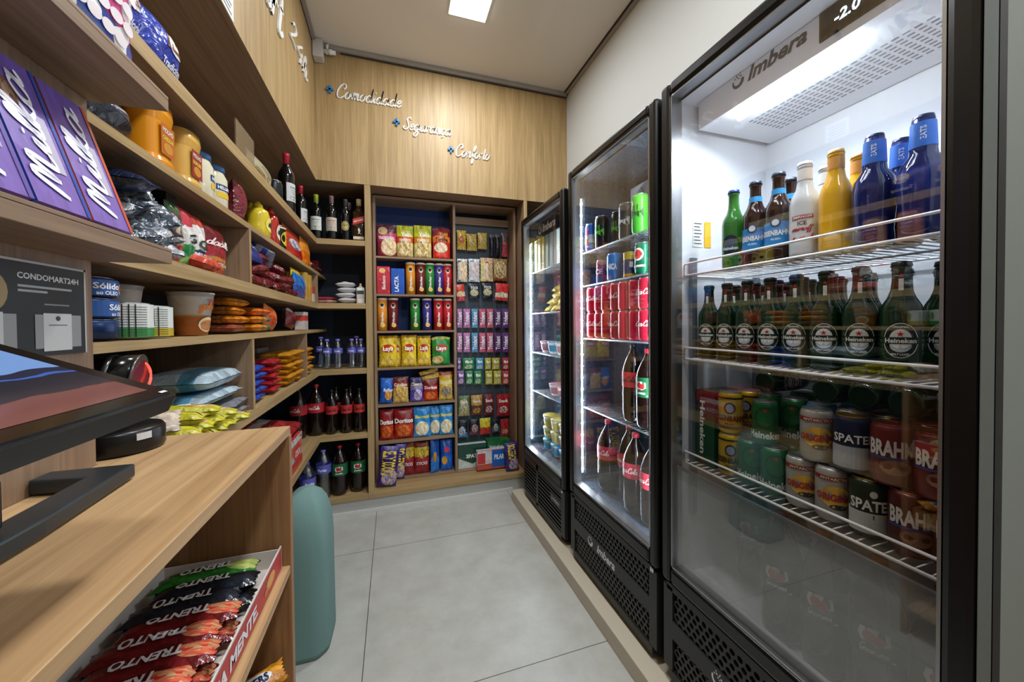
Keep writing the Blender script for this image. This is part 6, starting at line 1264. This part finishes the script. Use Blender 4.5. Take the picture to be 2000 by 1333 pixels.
b = MB(); b.poly([tm(.016, -Wd + .012, .0024), tm(.016, -.022, .0024), tm(L_ - .012, -.022, .0024), tm(L_ - .012, -Wd + .012, .0024)], SCR_M, [(0, 0), (1, 0), (1, 1), (0, 1)]); b.build('screen', till)
b = MB(); b.poly([tm(.006, -.020, .0026), tm(.006, -.010, .0026), tm(.009, -.010, .0026), tm(.009, -.020, .0026)], flat('d0d4d8')); b.build('indicator', till)
b = MB(); b.prism([(-.10, -.10), (-.05, -.10), (-.045, -.03), (-.045, .07), (-.055, .22), (-.13, .22), (-.13, .19), (-.08, .18), (-.075, .07), (-.10, -.04)], lambda x, y, h: ((x + .09) * 1.25 - .203, y * 1.1 - .01, h), .001, .020, mat('stand_metal', rgb(52, 58, 62), .38, .4)); b.box(-.235, -.165, -.20, .05, .022, .07, BLACKP); b.build('stand', till, bevel=.003)  # black block beneath the screen is added to stand for dark shade
# barcode scanner on its round base
sc = thing('barcode_scanner', 'black barcode scanner with a glowing red window on a round black base', 'barcode scanner', (-.470, .838, 1.031))
b = MB(); b.lathe([(.060, 0), (.062, .004), (.062, .034), (.058, .040), (.0, .042)], BLACKP, 40); b.build('base', sc)
b = MB(); b.rect(-.006, .016, .022, .034, lambda x, zz: (.0626 * math.sin(.95 + x / .062), -.0626 * math.cos(.95 + x / .062), zz), flat('d0d2d4'), 4); b.build('sticker', sc)
b = MB(); b.tube([(-.01, 0, .0425), (-.02, 0, .07), (-.012, .0, .105)], [.014, .012, .02], BLACKP, 12)
b.tube([(-.16, -.05, .105), (-.11, -.03, .122), (-.06, -.016, .132), (-.01, -.004, .134), (.025, .006, .128)], [.014, .020, .028, .034, .040], BLACKG, 18); b.build('head', sc)
b = MB(); b.tube([(.0245, .006, .128), (.028, .0067, .1275)], [.0405, .0405], mat('dark_chrome', rgb(120, 122, 126), .25, .8), 18); b.tube([(-.012, -.004, .134), (-.004, -.002, .133)], [.0352, .0362], MATS['dark_chrome'], 18); b.build('ring', sc)
b = MB(); b.tube([(.0285, .007, .127), (.030, .0072, .1268)], [.030, .030], mat('red_window', rgb(74, 14, 18), .15, emit=(1, .05, .04, 1), es=.06), 18); b.tube([(.031, .0075 + .026 * math.sin(t), .127 + .026 * math.cos(t)) for t in np.linspace(.3, 2.3, 12)], .0022, mat('red_glow', rgb(255, 60, 50), .3, emit=(1, .1, .06, 1), es=1.3), 5); b.build('window', sc)
# ---------------------------------------------------------------- sweets under the counter
zs = .7325
tray = thing('display_tray', 'red and white card display tray holding chocolate wafer bars under the counter', 'display tray', (-.34, .62, zs), world=True)
TC = flat('d8d0c8'); b = MB(); b.box(-.435, -.236, .33, .893, zs, zs + .002, TC); b.box(-.437, -.435, .33, .893, zs, zs + .05, TC); b.box(-.437, -.236, .891, .893, zs, zs + .04, TC); b.box(-.437, -.236, .33, .332, zs, zs + .04, TC); b.build('tray', tray)
b = MB(); b.box(-.236, -.2335, .33, .893, zs, zs + .046, TC); f = lambda y, z_: (-.2328, y, z_)
b.poly([f(.33, zs + .001), f(.885, zs + .001), f(.885, zs + .012), f(.80, zs + .044), f(.33, zs + .044)], flat('b03434')) if 0 else b.rect(.33, .888, zs + .001, zs + .044, f, flat('b83a3a'), 1)
b.text('SUA MENTE.', .648, zs + .022, .020, lambda y, z_: (-.2322, y, z_), flat('e4e4e8'), w=.19, bold=.04, shear=.1); b.text('ADOCE', .40, zs + .022, .020, lambda y, z_: (-.2322, y, z_), flat('e4e4e8'), w=.10, bold=.04, shear=.1)
b.ell(.815, zs + .024, .026, .012, lambda y, z_: (-.2322, y, z_), flat('d8a058'), 16); b.ell(.79, zs + .018, .012, .006, lambda y, z_: (-.2321, y, z_), flat('b87840'), 10); b.build('front_card', tray)
def bar_mat(k, a, c, m2): return pm('tr' + k, [(0, a), (.5, c)], m2, crinkle=.4, rough=.2)
GB = bar_mat('g', '1c5c24', '2c7c2c', (.12, .5, .2, .4, 'c0c078', '98b858')); KB = bar_mat('k', '10141c', '1c222c', None); RB = bar_mat('r', '541418', '6c1a1e', (.14, .45, .18, .4, 'c82828', 'c8a070'))
def trento(m, label, loc, yaw, seed, group, tl=0): return lay(.160, .048, .032, m, label, loc, yaw, tl, 0, [('TRENTO', .02, .5, .36, .5, 'd8d4d4')], seed, 'chocolate_bar', 'chocolate bar', group, nx=14, nz=8)
n = 0
for lv in range(2):
    for j in range(12):
        y = .372 + j * .0405 + lv * .018; kind = 'red' if y < .735 else ('black' if y < .81 else 'green'); m = {'red': RB, 'black': KB, 'green': GB}[kind]
        if y > .868: continue
        trento(m, '%s wafer bar in the tray, %s layer, %s from the near end' % (kind, ('lower', 'upper')[lv], ORD[min(j, 11)]), (-.328 - .012 * (j % 2), y, zs + .019 + lv * .022), PI + .10, 300 + n, 'wafer bars in the card tray', .1); n += 1
for i in range(4):
    o = lay(.12, .045, .030, pm('snk', [(0, 'b07018'), (.5, 'd08c20')], None, crinkle=.5), 'golden chocolate bar on the lower counter shelf, %s from the far end' % ORD[i], (-.275 - .004 * i, .835 - i * .05, .530), PI / 2 * 0 + .5, .3, -.1, [('', -.05, .5, .7, .7, 'f0f0f4', 'oval'), ('SNICKERS', -.05, .5, .34, .6, '1c2048')], 400 + i, 'chocolate_bar', 'chocolate bar', 'golden chocolate bars on the lower counter shelf')
b = MB(); b.box(-.41, -.235, .62, .893, .4705, .51, flat('b08040')); tag(b.build('carton'), 'open brown carton under the golden chocolate bars on the lower counter shelf', 'carton')
# ---------------------------------------------------------------- teal covered stool between counter and shelves
TEAL = mat('teal_fabric', rgb(112, 144, 140), .9)
b = MB(); n = 40
prof = [(.0, 1.0), (.02, 1.01), (.18, 1.0), (.38, .99), (.44, .955), (.49, .88), (.535, .76), (.57, .58), (.592, .34), (.60, 0)]
q = len(b.v)
for zz, s in prof:
    for k in range(n): t = 2 * PI * k / n; ct, st = math.cos(t), math.sin(t); r = 1 + .018 * math.sin(9 * t + zz * 6) * (1 - s * .3); b.v.append((-.343 + .096 * s * r * (abs(ct) ** .55) * (1 if ct > 0 else -1), 1.64 + .13 * s * r * (abs(st) ** .55) * (1 if st > 0 else -1), zz + .001))
for j in range(len(prof) - 1):
    for k in range(n): i2 = (k + 1) % n; b.face((q + j * n + k, q + j * n + i2, q + (j + 1) * n + i2, q + (j + 1) * n + k), TEAL, True, [(k / n, prof[j][0] / .6), ((k + 1) / n, prof[j][0] / .6), ((k + 1) / n, prof[j + 1][0] / .6), (k / n, prof[j + 1][0] / .6)])
b.face(range(q + n - 1, q - 1, -1), TEAL)
tag(b.build('covered_stool'), 'stool under a teal fabric cover on the floor behind the counter end', 'stool')
# ---------------------------------------------------------------- tidy up: tiny clearances so that nothing is fused with its shelf
bpy.context.view_layer.update()
LEVELS = [SH[k] for k in (5, 6, 7, 4, 3, 2, 1)] + [.7345]
for o in LAID:
    lo = min((o.matrix_world @ v.co).z for v in o.data.vertices); fl = max([z for z in LEVELS if z < o.location.z] or [0])
    if lo < fl + .0008: o.location.z += fl + .0008 - lo
for o, z in BASEZ:
    lo = min((o.matrix_world @ v.co).z for v in o.data.vertices); o.location.z += z - lo
for o in list(S.objects):
    if o.parent is None and o.get('category') and o.get('category') not in ('shelving unit', 'cabinet', 'counter', 'fridge', 'ceiling light', 'sign', 'hanging pack', 'junction box', 'sticker'): o.location.z += .0012
